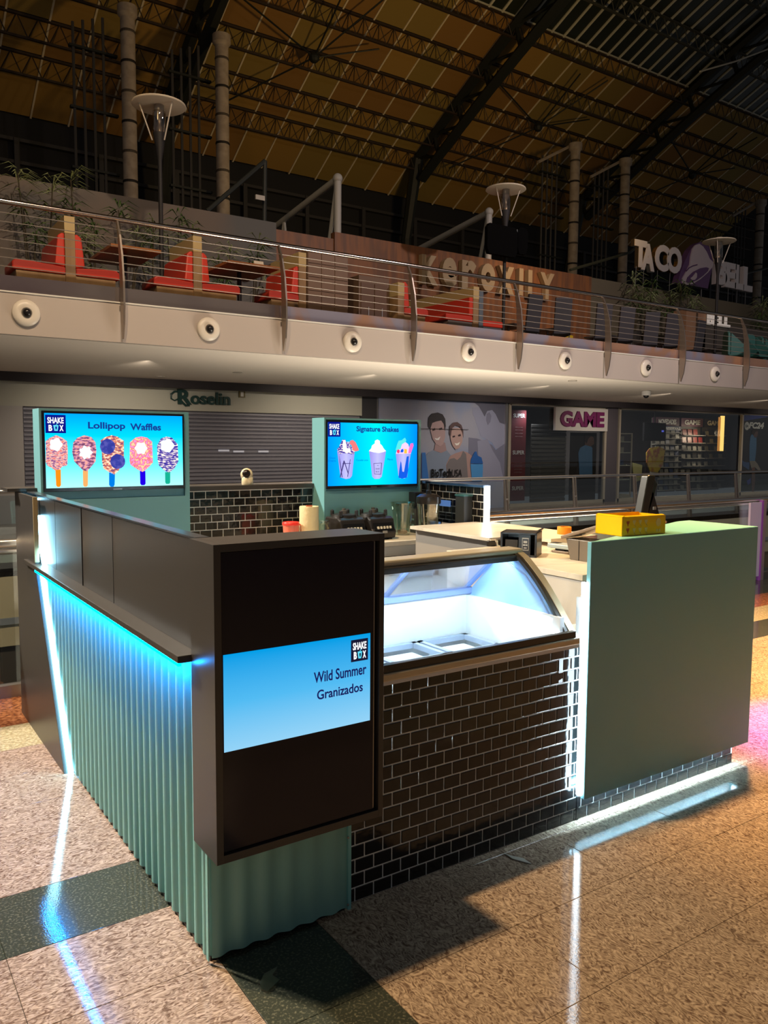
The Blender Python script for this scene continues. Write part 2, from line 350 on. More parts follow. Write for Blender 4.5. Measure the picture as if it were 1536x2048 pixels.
# shutter of the closed shop: slat geometry
sh = thing('shop_shutter', (4.9, SY, 0), 'dark grey roller shutter closed under the Roselin sign', 'shutter')
sm = MB(); sm.box(1.73, SY+.08, 0, 8.38, SY+.12, 2.11); z = .02
while z < 2.08:
    sm.prism([(SY+.08, z), (SY+.045, z+.018), (SY+.045, z+.05), (SY+.08, z+.068)], 'x', 1.75, 8.36); z += .072
tag(sm.build('slats', mat('shutter_grey', (.26, .26, .31), .5, .2), sh), kind='stuff')
for i, (u_, v_) in enumerate([(5.174,1.358),(5.480,1.339),(6.004,1.338)]): B(u_, SY+.03, v_, u_+.22, SY+.045, v_+.035).build('slot_window', mat('slot_light', (.5, .5, .55), .4, es=.3), sh)
t = thing('shop_sign', (4.8, SY, 2.3), 'dark green serif Roselin lettering on the pale band above the shutter', 'sign')
SG = mat('sign_green', (.015, .06, .055), .4)
rc = [(4.472,2.339),(4.818,2.315)]
text('oselin', 'lettering', SG, t, ((5.015,2.340)[0], SY-.0, (5.015,2.349)[1]), (5.417,2.364)[0]-(4.634,2.336)[0], .235, .022, depth=.05)
text('R', 'lettering', SG, t, ((4.510,2.350)[0], SY-.0, (4.510,2.359)[1]), .26, .27, .03, depth=.05)
sw = [(4.600,2.206),(4.523,2.204),(4.457,2.265),(4.392,2.327),(4.316,2.288),(4.251,2.322),(4.252,2.403),(4.319,2.451),(4.432,2.455)]
MB().tube([(a, SY-.01, c) for a, c in sw], [.012, .022, .022, .018, .012, .014, .02, .018, .014], 8).build('swash', SG, t, smooth=True)
for cx in ((4.895,2.243)[0], (5.253,2.226)[0]): B(cx-.1, SY-.02, 2.245, cx+.1, SY-.005, 2.262).build('serif_bar', SG, t)
nb = thing('square_plaque', (5.65, SY, 2.4), 'small square brass plaque right of the Roselin sign', 'plaque')
B((5.590,2.390)[0], SY-.01, (5.590,2.390)[1], (5.715,2.394)[0], SY+.02, (5.591,2.523)[1]).build('plate', mat('brass_dark', (.20, .16, .06), .5), nb)
B(5.62, SY-.014, 2.41, 5.68, SY-.009, 2.50).build('mark', WHITE, nb)
# ---- health-drink poster with three people
po = thing('shop_poster', (10.6, SY, 1.2), 'large poster of smiling man, woman and grey profile with BioTechUSA lettering', 'poster')
PY = SY+.02
def P_(name, col, pts, d): return flat(pts, PY-.004*d, mat('print_%d_%d_%d' % tuple(int(c*255) for c in col), S(*[min(250, int(c*255*q)) for c, q in zip(col, (1.12, 1.18, 1.34))]), .6), name, PSH, .003)
c_ = lambda r, g, b_: (r/255, g/255, b_/255)
PSH = MB().box(8.83, PY-.004, 0, 12.46, PY+.02, 2.50).build('sheet', mat('poster_paper', S(134, 156, 205), .55, noise=(.8, S(165, 170, 195), .4, .6)), po)
P_('print_shape', c_(140,138,146), [(11.434,2.371),(11.453,2.222),(11.515,2.142),(11.564,2.004),(11.643,1.877),(11.709,1.715),(11.913,1.634),(12.071,1.565),(12.186,1.411),(12.361,1.447),(12.518,1.603),(12.496,2.438)], 1)   # profile
P_('print_shape', c_(92,90,96), [(11.508,2.477),(11.632,2.412),(11.743,2.275),(11.822,2.172),(11.897,2.303),(12.053,2.331),(12.166,2.239),(12.298,2.041),(12.508,1.986),(12.494,2.509)], 2)    # hair
P_('print_shape', c_(118,116,124), [(11.883,2.232),(11.960,2.281),(12.025,2.189),(11.997,2.047),(11.920,1.975),(11.871,2.092)], 3)   # ear
P_('print_shape', c_(112,110,118), [(11.343,1.676),(11.602,1.655),(11.804,1.598),(12.073,1.505),(12.187,1.387),(12.519,1.567),(12.544,0.640),(11.363,0.665)], 2)
P_('print_shape', c_(135,133,141), [(11.603,1.597),(11.912,1.646),(12.076,1.387),(12.322,1.088),(12.462,0.641),(11.701,0.658)], 3)
P_('print_shape', c_(120,128,136), [(10.006,0.694),(10.041,1.219),(10.166,1.331),(10.321,1.387),(10.681,1.387),(10.829,1.250),(10.884,0.675)], 4)   # man's shirt
P_('print_shape', c_(150,122,114), [(10.321,1.375),(10.361,1.555),(10.634,1.557),(10.681,1.375),(10.523,1.319)], 5)
P_('print_shape', c_(166,136,126), [(10.199,2.001),(10.216,1.812),(10.275,1.633),(10.376,1.522),(10.491,1.466),(10.577,1.523),(10.632,1.682),(10.628,1.953),(10.539,2.086),(10.282,2.081)], 6)
P_('print_shape', c_(44,40,44), [(10.144,1.922),(10.155,2.112),(10.252,2.203),(10.408,2.229),(10.552,2.188),(10.625,2.088),(10.643,1.931),(10.616,1.817),(10.584,1.975),(10.511,2.052),(10.368,2.027),(10.255,1.991),(10.201,1.856)], 7)
for a_, d_ in (([(10.257,1.846),(10.328,1.881),(10.343,1.836),(10.272,1.813)], 8), ([(10.442,1.871),(10.528,1.895),(10.543,1.850),(10.457,1.838)], 8)): P_('print_eye', c_(60,46,46), a_, d_)
P_('print_smile', c_(215,205,200), [(10.317,1.656),(10.403,1.646),(10.488,1.692),(10.446,1.612),(10.360,1.612)], 8)
P_('print_shape', c_(158,126,112), [(10.722,0.678),(10.672,1.045),(10.785,1.250),(10.961,1.318),(11.153,1.364),(11.304,1.329),(11.443,1.247),(11.577,0.660)], 5)
P_('print_shape', c_(112,104,98), [(10.693,0.679),(10.686,1.045),(10.772,1.181),(10.904,1.203),(10.993,1.157),(11.096,1.225),(11.168,1.364),(11.260,1.294),(11.333,0.665)], 6)
P_('print_shape', c_(170,138,122), [(10.777,1.751),(10.793,1.615),(10.855,1.478),(10.944,1.398),(11.048,1.433),(11.134,1.571),(11.146,1.755),(11.069,1.892),(10.847,1.889)], 7)
P_('print_shape', c_(86,66,62), [(10.747,1.751),(10.759,1.933),(10.860,2.014),(10.977,2.027),(11.097,1.961),(11.159,1.824),(11.162,1.663),(11.130,1.778),(11.038,1.926),(10.920,1.947),(10.818,1.877),(10.792,1.706)], 8)
for a_ in ([(10.836,1.706),(10.909,1.718),(10.910,1.684),(10.851,1.672)], [(10.997,1.731),(11.071,1.754),(11.087,1.709),(11.013,1.696)]): P_('print_eye', c_(50,40,44), a_, 9)
P_('print_smile', c_(225,215,212), [(10.897,1.547),(10.971,1.536),(11.060,1.571),(11.017,1.502),(10.943,1.490)], 9)
P_('print_bottle', c_(38,86,140), [(11.398,1.177),(11.443,1.247),(11.517,1.352),(11.563,1.352),(11.595,1.258),(11.720,1.211),(11.770,1.069),(11.385,1.073)], 9)
P_('print_bottle', c_(70,130,170), [(11.385,1.061),(11.770,1.057),(11.763,0.656),(11.439,0.663)], 9)
P_('print_bottle', c_(52,104,156), [(9.970,1.331),(10.068,1.331),(10.175,0.690),(9.978,0.694)], 9)
text('BioTech', 'lettering', BLACKP, po, ((10.516,0.819)[0], PY-.05, (10.515,0.865)[1]), (10.807,0.814)[0]-(10.216,0.825)[0], .19, .03, .08)
text('USA', 'lettering', BLACKP, po, ((10.970,0.812)[0], PY-.05, (10.969,0.858)[1]), (11.119,0.809)[0]-(10.822,0.814)[0], .17, .0, .08)
B(12.46, SY-.03, 0, 12.52, SY+.1, 2.5).build('edge_strip', STEEL, po)
MB().box(8.83, PY-.055, 1.86-.005, (11.297,1.699)[0], PY-.05, 1.865).build('sheet_seam', BLACKP, po)
# ---- GAME store
gs = thing('shop_glazing', (17, SY, 0), 'games store glazing with pale frames right of the people poster', 'shop front')
FR = mat('store_frame', (.42, .38, .32), .45)
for x in (12.60, (16.582,1.388)[0], (22.266,1.388)[0], 16.02, 24.6): B(x-.035, SY-.03, 0, x+.035, SY+.05, 2.50).build('mullion', FR, gs)
B(12.6, SY-.03, 2.46, 16.05, SY+.05, 2.53).build('top_frame', FR, gs); B(16.5, SY-.03, 2.47, 26, SY+.05, 2.55).build('top_frame', FR, gs)
B(12.6, SY-.03, 0, 16.05, SY+.05, .08).build('bottom_frame', FR, gs); B(16.5, SY-.03, 0, 26, SY+.05, .08).build('bottom_frame', FR, gs)
SGL = glass('store_glass', (.82, .84, .84), .06)
B(12.65, SY+.0, .08, 15.98, SY+.01, 2.46).build('pane', SGL, gs); B(16.66, SY, .08, 22.05, SY+.01, 2.47).build('pane', SGL, gs); B(22.18, SY, .08, 24.55, SY+.01, 2.47).build('pane', SGL, gs)
t = thing('store_sign', (15, SY-.05, 1.9), 'white sign board with bold purple GAME lettering over the entrance', 'sign')
B(14.06, SY-.10, 1.88, 16.0, SY-.03, 2.455).build('board', mat('sign_white', (.58, .56, .55), .5), t)
text('GAME', 'lettering', mat('game_purple', (.16, .012, .10), .5), t, (15.03, SY-.115, 2.175), 1.62, .40, .045, depth=.03)
t = thing('promotion_banner', (13.25, 12.8, 0), 'tall dark red banner reading SUPER twice behind the store glass', 'banner')
B(13.12, 12.78, .1, 13.62, 12.8, 2.38).build('cloth', mat('banner_red', (.14, .02, .025), .6), t)
for z in (2.24, 1.32, .42): text('SUPER', 'lettering', WHITE, t, (13.37, 12.77, z), .40, .10, .02)
for z in (1.95, 1.88, 1.80, 1.72, 1.05, .98, .90, .82): text('oferta en juegos' if z > 1 else 'precio bajo', 'lettering', mat('dim_print', (.35, .25, .24), .6), t, (13.37, 12.77, z), .26, .035)
es = thing('entrance_shutter', (14.5, 12.7, 0), 'grey slatted shutter behind the store entrance glass, under the GAME sign', 'shutter')
sm = MB(); z = .05
while z < 1.95:
    sm.prism([(12.74, z), (12.70, z+.02), (12.70, z+.075), (12.74, z+.10)], 'x', 13.75, 15.0); z += .105
tag(sm.build('slats', mat('entrance_slats', (.10, .095, .085), .5, .3), es), kind='stuff')
def player(name, loc, label, o_x, w, z0, z1, flip=1):
    t = thing(name, loc, label, 'poster'); Y_ = loc[1]
    B(o_x, Y_, z0, o_x+w, Y_+.02, z1).build('sheet', mat('player_poster_%s' % name, (.018, .014, .012), .5), t); return t
t = player('player_poster', (15.5, 12.6, .5), 'dark poster of a footballer in sky blue shirt seen from behind, beside the shutter', 15.05, 1.0, .05, 1.84)
SKY = mat('sky_blue_print', S(78, 118, 160), .6); SKIN = mat('skin_print', S(96, 70, 60), .6); HAIR = mat('hair_print', S(40, 30, 26), .6)
f_ = lambda pts, m_, t_, y_: flat(pts, y_, m_, 'print_shape', t_, .003)
f_([(15.341,1.318),(15.412,1.450),(15.601,1.516),(15.756,1.530),(15.876,1.437),(15.907,0.716),(15.403,0.724)], SKY, t, 12.59)
f_([(15.582,1.516),(15.556,1.701),(15.648,1.794),(15.822,1.796),(15.925,1.690),(15.931,1.544),(15.797,1.477)], SKIN, t, 12.585)
f_([(15.559,1.622),(15.572,1.767),(15.686,1.821),(15.841,1.809),(15.923,1.730),(15.786,1.742),(15.692,1.675),(15.638,1.556)], HAIR, t, 12.58)
t = player('player_poster', (23.4, SY+.03, .1), 'dark poster with white FC24 lettering and a running footballer, far right', 22.25, 2.28, .1, 2.44)
text('FC24', 'lettering', WHITE, t, ((23.073,2.138)[0], SY+.018, (23.072,2.154)[1]), (23.518,2.146)[0]-(22.692,2.132)[0], .20, .05, .2)
flat(ell((22.557,2.129)[0], (22.557,2.129)[1], .13, .13), SY+.02, WHITE, 'round_badge', t)
text('EA', 'lettering', BLACKP, t, ((22.557,2.129)[0], SY+.012, (22.557,2.129)[1]), .15, .08, .02)
f_([(22.318,2.447),(23.656,2.510),(23.663,2.432),(22.358,2.279)], mat('print_blue', S(60, 70, 150), .6), t, SY+.02)
f_([(22.772,1.808),(22.847,1.886),(23.036,1.919),(23.104,1.764),(23.122,1.545),(23.113,1.310),(23.079,1.044),(22.778,1.046),(22.738,1.544)], SKY, t, SY+.02)
f_([(22.874,1.886),(22.893,1.995),(23.055,2.029),(23.171,1.952),(23.154,1.827),(23.021,1.763)], SKIN, t, SY+.015)
f_([(22.790,1.916),(22.837,2.010),(23.025,2.059),(23.196,1.984),(23.032,1.966),(22.931,1.856)], HAIR, t, SY+.01)
WT = mat('shorts_print', S(140, 132, 120), .6)
f_([(22.778,1.046),(23.079,1.044),(23.226,0.948),(23.469,0.708),(23.327,0.726),(23.067,0.855),(22.907,0.794)], WT, t, SY+.015)
f_([(22.904,0.826),(23.067,0.855),(23.128,0.445),(23.080,0.004),(22.970,0.007)], SKIN, t, SY+.01)
f_([(22.781,0.999),(22.773,0.765),(22.438,0.893),(22.370,1.080),(22.509,1.017)], mat('print_blue2', S(60, 90, 140), .6), t, SY+.02)
f_([(22.664,0.423),(22.875,0.513),(22.887,0.356),(22.728,0.297)], mat('print_blue', (0, 0, 1)), t, SY+.01)
B(22.3, SY+.012, .12, 24.5, SY+.018, .42).build('print_pitch', mat('pitch_green', S(40, 50, 24), .6), t)
# shelving with game cases
CASES = [mat('case_grey', S(108, 108, 104), .4), mat('case_white', S(140, 138, 132), .4), mat('case_dark', S(46, 46, 50), .4), mat('case_blue', S(60, 74, 108), .4), mat('case_red', S(128, 30, 30), .4)]
def bay(x0, x1, label, head, hm, rows, cols, pal):
    t = thing('shelving_unit', ((x0+x1)/2, 13.3, 0), label, 'shelf')
    B(x0, 13.42, .1, x1, 13.46, 2.34).build('back_panel', mat('shelf_back', (.10, .095, .09), .6), t)
    B(x0, 13.34, 2.10, x1, 13.42, 2.36).build('header', hm, t); text(head, 'lettering', WHITE, t, ((x0+x1)/2, 13.33, 2.23), (x1-x0)*.72, .15, .04)
    n = rows; z0, z1 = .15, 2.06; dz = (z1-z0)/n
    for r in range(n):
        z = z0+r*dz; B(x0, 13.22, z, x1, 13.42, z+.018).build('shelf_board', mat('shelf_board', (.28, .27, .25), .5), t)
        for c in range(cols):
            if random.random() < .06: continue
            w = (x1-x0)/cols; x = x0+c*w+w*.12; m_ = pal(r, c); key = 'case%s' % m_.name
            if key not in PROTO: PROTO[key] = tile_mesh('game_case', w*.76, dz*.72, .02, m_, .004)
            o = bpy.data.objects.new('game_case', PROTO[key]); COL.objects.link(o)
            o.matrix_world = Matrix.Translation((x, 13.32, z+.02)) @ Matrix.Rotation(math.radians(82), 4, 'X')
            tag(o, 'small %s game case on row %s of the %s bay in the store window' % (m_.name.replace('case_', ''), ('one', 'two', 'three', 'four', 'five', 'six', 'seven', 'eight', 'nine', 'ten', 'eleven')[n-1-r], label.split()[0]), 'game case', 'game cases in the %s bay, row %d' % (label.split()[0], n-r))
PROTO = {}
bay((19.429,1.377)[0], (20.606,1.377)[0], 'left shelf bay headed NOVEDADES behind the store window', 'NOVEDADES', mat('head_plum', S(70, 34, 60), .5), 11, 5, lambda r, c: CASES[(0, 1, 3, 0)[(r+c) % 4]])
bay((20.705,1.377)[0], (21.797,1.377)[0], 'middle shelf bay with mauve GAME header and red cases behind the window', 'GAME', mat('head_mauve', S(104, 62, 84), .5), 8, 4, lambda r, c: CASES[4] if r >= 6 else CASES[(1, 0, 2, 0)[(r*2+c) % 4]])
bay((21.875,1.377)[0], (22.889,1.377)[0], 'right shelf bay with dark GAME header beside the yellow tube lamp', 'GAME', mat('head_dark', S(44, 36, 32), .5), 8, 4, lambda r, c: CASES[(2, 0, 2, 1)[(r+c) % 4]])
rs = thing('reservation_sign', (20.1, 13.25, 1.9), 'blue RESERVAS strip sign under the NOVEDADES header', 'sign')
B(19.75, 13.26, 1.97, 20.58, 13.30, 2.09).build('strip', mat('strip_blue', S(70, 88, 128), .5), rs)
text('RESERVAS', 'lettering', WHITE, rs, (20.17, 13.25, 2.03), .7, .08, .03)
t = thing('tube_lamp', ((22.047,1.693)[0], 12.8, 1.3), 'vertical glowing yellow tube lamp inside the games store', 'lamp')
x_, z_ = (22.047,1.693); zz = (22.072,1.351)[1]
B(x_-.07, 12.8, zz, x_+.07, 12.86, 2.44).build('tube', emis('tube_yellow', (1, .62, .16), 1.6), t)
B(x_-.17, 12.82, zz, x_-.10, 12.86, 2.40).build('side_glow', emis('tube_orange', (.75, .30, .06), .8), t)
spot('tube_light', (x_-.3, 12.75, 1.9), (x_-1.5, 13.3, 1.2), 40, 150, (1, .8, .55), 1, .1)
spot('store_light', (17.6, 12.7, 2.4), (18.2, 13.4, 1.0), 280, 150, (1, .9, .75), 1, .1)
spot('store_light', (13.6, 12.6, 2.4), (13.6, 13.0, 1.0), 30, 150, (.9, .9, 1), 1, .1)
t = thing('shop_monitor', (18.2, 12.9, 1.7), 'black square monitor hanging in the store window left of the shelves', 'monitor')
p_ = [(18.368,2.167),(19.350,1.645)]
B(p_[0][0], 12.88, p_[1][1], p_[1][0], 12.94, p_[0][1]).build('case', mat('monitor_black', (.002, .002, .003), .9, spec=.1), t)
B(p_[1][0]-.2, 12.875, (p_[0][1]+p_[1][1])/2, p_[1][0]-.1, 12.879, (p_[0][1]+p_[1][1])/2+.05).build('small_logo', emis('logo_blue', (.1, .12, .6), 1), t)
B(p_[1][0]-.5, 12.90, p_[0][1], p_[1][0]-.46, 12.93, 2.6).build('hanger', BLACKP, t)
t = thing('display_case', (16.9, 12.6, 0), 'narrow glass display case on the left inside the store window', 'cabinet')
p_ = [(16.944,1.822),(17.516,-0.012)]
B(p_[0][0], 12.6, .05, p_[1][0], 12.9, .15).build('base', FR, t); B(p_[0][0], 12.6, p_[0][1], p_[1][0], 12.9, p_[0][1]+.03).build('top', FR, t)
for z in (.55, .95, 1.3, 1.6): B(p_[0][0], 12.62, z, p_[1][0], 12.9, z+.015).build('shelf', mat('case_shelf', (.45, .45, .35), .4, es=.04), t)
for x in (p_[0][0], p_[1][0]-.03): B(x, 12.6, .1, x+.03, 12.63, p_[0][1]).build('upright', FR, t)
for z, m_ in ((1.32, 1), (.97, 3), (.57, 0), (1.62, 1)):
    o = B(p_[0][0]+.1, 12.7, z-.001, p_[0][0]+.34, 12.8, z+.14).build('boxed_item', CASES[m_]); tag(o, {1.32: 'pale box on the third shelf of the display case', .97: 'blue-grey box on the second shelf of the display case', .57: 'grey box on the lowest shelf of the display case', 1.62: 'pale box on the top shelf of the display case'}[z], 'box')
t = thing('toy_display', (19.0, 12.9, .4), 'yellow patterned promotional stand behind the store glass below the monitor', 'display stand')
flat([(18.525,1.309),(18.675,1.439),(19.082,1.483),(19.364,1.396),(19.274,0.941),(19.056,0.724),(18.712,0.758),(18.540,1.021)], 12.92, mat('toy_yellow', S(120, 104, 30), .6, noise=(6, S(96, 50, 30), .45, .6)), 'printed_board', t, .03)
flat([(17.900,1.026),(18.343,0.950),(18.322,0.519),(18.016,0.454)], 12.92, mat('toy_cream', S(120, 116, 76), .6), 'printed_board', t, .03)
B(19.0, 12.93, 0, 19.1, 12.98, .6).build('post', BLACKP, t)
# ================================================================ THE KIOSK
LEDW = emis('led_white', (.30, .75, 1.0), 27); LEDB = emis('led_blue', (.0, .30, 1.0), 120); LEDC = emis('led_cool_white', (.70, .87, 1.0), 22)
# ---- left wall
lw = thing('kiosk_side_wall', (0, 1.2, 0), 'left kiosk wall, mint corrugated sheet below a slanted black upper panel', 'counter')
def wave(n0, n1, pitch, amp, soft=False):
    out = []; n = max(2, int(round((n1-n0)/pitch*10)))
    for i in range(n+1):
        s_ = n0+(n1-n0)*i/n; ph = (s_-n0)/pitch*2*math.pi
        out.append((s_, amp*math.sin(ph) if soft else amp*(abs(math.sin(ph/2))**.8*2-1)))
    return out
def sheet(axis, s0, s1, z0, z1, pitch, amp, face, sgn):
    mb = MB(); w = wave(s0, s1, pitch, amp, axis == 'x'); n = len(w); vs = []
    for (s_, a) in w:
        for z in (z0, z1): vs.append((face+sgn*a, s_, z) if axis == 'y' else (s_, face+sgn*a, z))
    for (s_, a) in w:
        for z in (z0, z1): vs.append((face+sgn*a-sgn*.004, s_, z) if axis == 'y' else (s_, face+sgn*a-sgn*.004, z))
    fs = []; o_ = 2*n
    for i in range(n-1):
        q = (2*i, 2*i+2, 2*i+3, 2*i+1); fs.append(q); fs.append(tuple(k+o_ for k in q[::-1]))
        fs.append((2*i, 2*i+o_, 2*i+2+o_, 2*i+2)); fs.append((2*i+1, 2*i+3, 2*i+3+o_, 2*i+1+o_))
    mb.add(vs, fs); return mb
so = sheet('y', 0.0, 2.38, .012, .90, .068, .0135, .0, -1).build('corrugated_sheet', MINTL, lw, smooth=True)
B(.012, .02, 0, .06, 2.66, .90).build('core_board', mat('core_black', (.006, .006, .006), .7), lw)
B(-.004, .004, 0, .012, 2.3, .012).build('base_rail', BLACKP, lw)
B(-.064, .075, .900, .03, 2.40, .922).build('ledge', BLK, lw, bevel=.002)
B(.000, .08, .922, .036, 1.93, 1.262).build('upper_panel', BLK, lw, bevel=.001)
B(.000, .952, .924, -.0012, .955, 1.26).build('panel_joint', DARK, lw)
B(-.003, 1.42, .922, .036, 1.425, 1.262).build('panel_joint', DARK, lw)
MB().prism([(1.935, .922), (2.13, .922), (2.36, 1.262), (1.935, 1.262)], 'x', 0, .036).build('upper_panel', BLK, lw)
B(-.004, .08, 1.262, .040, 2.62, 1.268).build('top_edge', mat('edge_blue_highlight', (.03, .035, .045), .25), lw)  # blue highlight along the top edge is put into its colour
MB().prism([(2.12, .922), (2.62, .922), (2.62, 1.262), (2.35, 1.262)], 'x', .03, .036).build('recess_back', mat('recess_grey', (.05, .06, .08), .3), lw)
B(-.060, .085, .889, -.050, 2.14, .900).build('led_strip', LEDB, lw)
tag(lw.children[-1], 'blue LED strip under the ledge')
MB().prism([(1.645, 0.0), (1.662, 0.0), (2.182, .90), (2.165, .90)], 'x', -.031, -.010).build('led_strip', LEDW, lw)
tag(lw.children[-1], 'slanted white LED strip between sheet and fin')
MB().prism([(2.118, .925), (2.136, .925), (2.368, 1.245), (2.350, 1.245)], 'x', -.026, -.002).build('led_strip', LEDW, lw)
tag(lw.children[-1], 'short slanted white LED strip on the upper panel')
MB().prism([(1.668, 0), (2.70, 0), (2.66, 1.262), (2.20, 1.262), (2.188, .915)], 'x', -.048, -.030).build('fin_panel', BLK, lw, bevel=.001)
MB().prism([(2.196, 1.262), (2.186, .93), (2.178, .93), (2.186, 1.262)], 'x', -.050, -.028).build('fin_edge', mat('fin_edge_warm_lit', (.34, .25, .13), .5), lw)  # warm light on the fin's edge, painted as a beige strip
B(-.03, 2.62, 0, .04, 2.70, 1.262).build('rear_post', BLK, lw)
B(-.03, 2.28, 1.16, .0, 2.33, 1.24).build('hinge', STEEL, lw, bevel=.004)
# ---- front corner sheet
fc = thing('corner_sheet', (.24, 0, 0), 'short mint corrugated front panel under the black display cabinet', 'panel')
sheet('x', .0, .472, .012, .345, .079, .0060, -.004, -1).build('corrugated_sheet', MINTL, fc, smooth=True)
B(-.016, -.013, .012, -.0125, .004, .35).build('corner_trim', MINTL, fc)
B(.470, -.012, .010, .482, .024, .346).build('side_flange', mat('flange_cyan_lit', (.22, .55, .55), .35), fc)  # cyan LED light on the flange is painted into its colour
B(.0, .010, 0, .47, .03, .345).build('core_board', mat('core_black', (0, 0, 0)), fc)
for z in (.03, .26):
    MB().lathe([(.001, 0), (.004, 0), (.004, .003), (.001, .004)], (0, 0, 0), 8, Matrix.Translation((.468, -.013, z)) @ Matrix.Rotation(math.pi/2, 4, 'X')).build('screw', DSTEEL, fc)
# ---- tiled front
tf = thing('tiled_counter_front', (1.2, .03, 0), 'black brick-tiled kiosk front with pale grout under the ice cream freezer', 'counter')
MB().prism([(.483, 0), (2.70, 0), (2.70, .100), (1.605, .100), (1.605, .742), (.548, .742), (.548, .3465), (.483, .3465)], 'y', .034, .042).build('grout_bed', GROUT, tf)
tile_wall(tf, (.486, .034, 0), (1, 0, 0), (0, 0, 1), (0, -1, 0), 1.118, .3465, .0757, .0495, TILE, off=-.038+.0757, d=.004)
tile_wall(tf, (.548, .034, .3465), (1, 0, 0), (0, 0, 1), (0, -1, 0), 1.056, .396, .0757, .0495, TILE, off=-.038+.0757+.062+.0379, d=.004)
B(1.60, .04, .10, 2.70, .06, .93).build('upper_board', mat('backing_grey', (.35, .36, .36), .6), tf); B(1.55, .044, .742, 1.86, .27, .750).build('infill_ledge', WHITE, tf)
tile_wall(tf, (1.612, .034, 0), (1, 0, 0), (0, 0, 1), (0, -1, 0), 1.088, .101, .0757, .0495, TILE, off=.02, d=.004)
B(1.600, .028, 0, 1.612, .036, .10).build('corner_trim', TILE, tf)
# ---- green front panel
gp = thing('mint_front_panel', (2.15, 0, 0), 'large flat mint green panel hung proud of the tiled front, right side', 'panel')
B(1.585, -.024, .112, 2.742, -.004, 1.163).build('front_board', MINT, gp, bevel=.001)
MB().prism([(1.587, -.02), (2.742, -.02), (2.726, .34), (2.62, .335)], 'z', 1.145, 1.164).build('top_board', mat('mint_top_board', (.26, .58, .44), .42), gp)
B(2.703, .0, .10, 2.735, .25, 1.145).build('end_board', MINT, gp)
B(1.575, -.010, .125, 1.585, .012, 1.00).build('led_strip', LEDC, gp); tag(gp.children[-1], 'upright white LED strip on the left edge')
B(1.60, -.003, .146, 2.70, .006, .156).build('led_strip', emis('led_under', (.50, .80, 1.0), 330), gp); tag(gp.children[-1], 'hidden white LED strip along the bottom edge')
B(2.690, -.002, .115, 2.705, .022, .30).build('led_strip', LEDC, gp); tag(gp.children[-1], 'LED strip at the right rear edge')
# ---- display cabinet
dc = thing('display_cabinet', (.26, -.01, .35), 'black wall-hung display cabinet with a portrait screen showing Wild Summer Granizados', 'display')
X0, X1, Z0, Z1 = -.022, .545, .350, 1.267
B(X0, -.102, Z0, X0+.021, .078, Z1).build('side_board', BLK, dc, bevel=.0008); B(X1-.018, -.102, Z0, X1, .078, Z1).build('side_board', BLK, dc, bevel=.0008)
B(X0+.021, -.102, Z1-.022, X1-.018, .078, Z1).build('top_board', BLK, dc, bevel=.0008); B(X0+.021, -.102, Z0, X1-.018, .078, Z0+.024).build('bottom_board', BLK, dc, bevel=.0008)
B(X0+.021, .04, Z0+.024, X1-.018, .07, Z1-.022).build('back_board', BLK, dc)
scn = B(.001, -.092, .378, .512, -.06, 1.242).build('screen', mat('screen_black', (.012, .010, .020), .12, spec=.35), dc)
B(.512, -.090, .378, .517, -.06, 1.242).build('screen_bezel', DSTEEL, dc)
SX0, SX1, SZ0, SZ1 = .007, .499, .6725, .9535
LPC = B(SX0, -.0935, SZ0, SX1, -.0925, SZ1).build('lit_picture', emis('granizado_sky', (0, 0, 0), .82, ramp=[(0, S(150, 214, 250)), (.5, S(84, 190, 246)), (1, S(0, 160, 234))]), dc)
PRN = emis('print_navy', S(22, 26, 84), 1)
def logo(t, x0, x1, z0, z1, y, k=''):
    w, h = x1-x0, z1-z0
    flat([(x0, z0), (x1, z0), (x1, z1), (x0, z1)], y, emis('logo_navy'+k, S(22, 22, 46) if not k else S(10, 20, 130), 1), 'logo_plate', t, .001)
    W_ = emis('logo_white', (.92, .92, .95), 1)
    text('SHAKE', 'lettering', W_, t, ((x0+x1)/2, y-.0015, z0+h*.70), w*.80, h*.34, .03, depth=.0006)
    text('B', 'lettering', W_, t, (x0+w*.24, y-.0015, z0+h*.28), w*.18, h*.34, .04, depth=.0006)
    text('X', 'lettering', W_, t, (x0+w*.78, y-.0015, z0+h*.28), w*.20, h*.34, .04, depth=.0006)
    C_ = emis('logo_cyan', S(90, 210, 235), 1); f = lambda a, b: (x0+w*a, z0+h*b)
    flat([f(.38, .44), f(.64, .44), f(.59, .12), f(.43, .12)], y-.001, C_, 'logo_cup', t, .0008)
    flat([f(.50, .45), f(.53, .45), f(.66, .60), (x0+w*.64, z0+h*.62)], y-.001, C_, 'logo_straw', t, .0008)
    flat([f(.47, .36), f(.56, .36), f(.54, .20), f(.49, .20)], y-.002, emis('logo_navy'+k, (0, 0, 0), 1), 'logo_mark', t, .0008)
logo(LPC, .4275, .4895, .8705, .9395, -.0937)
text('Wild Summer', 'lettering', PRN, LPC, (0.390,0.841)[:1]+(-.0942,)+(0.390,0.842)[1:], .188, .034, .016, depth=.0006)
text('Granizados', 'lettering', PRN, LPC, (0.389,0.787)[:1]+(-.0942,)+(0.389,0.787)[1:], .164, .030, .016, depth=.0006)
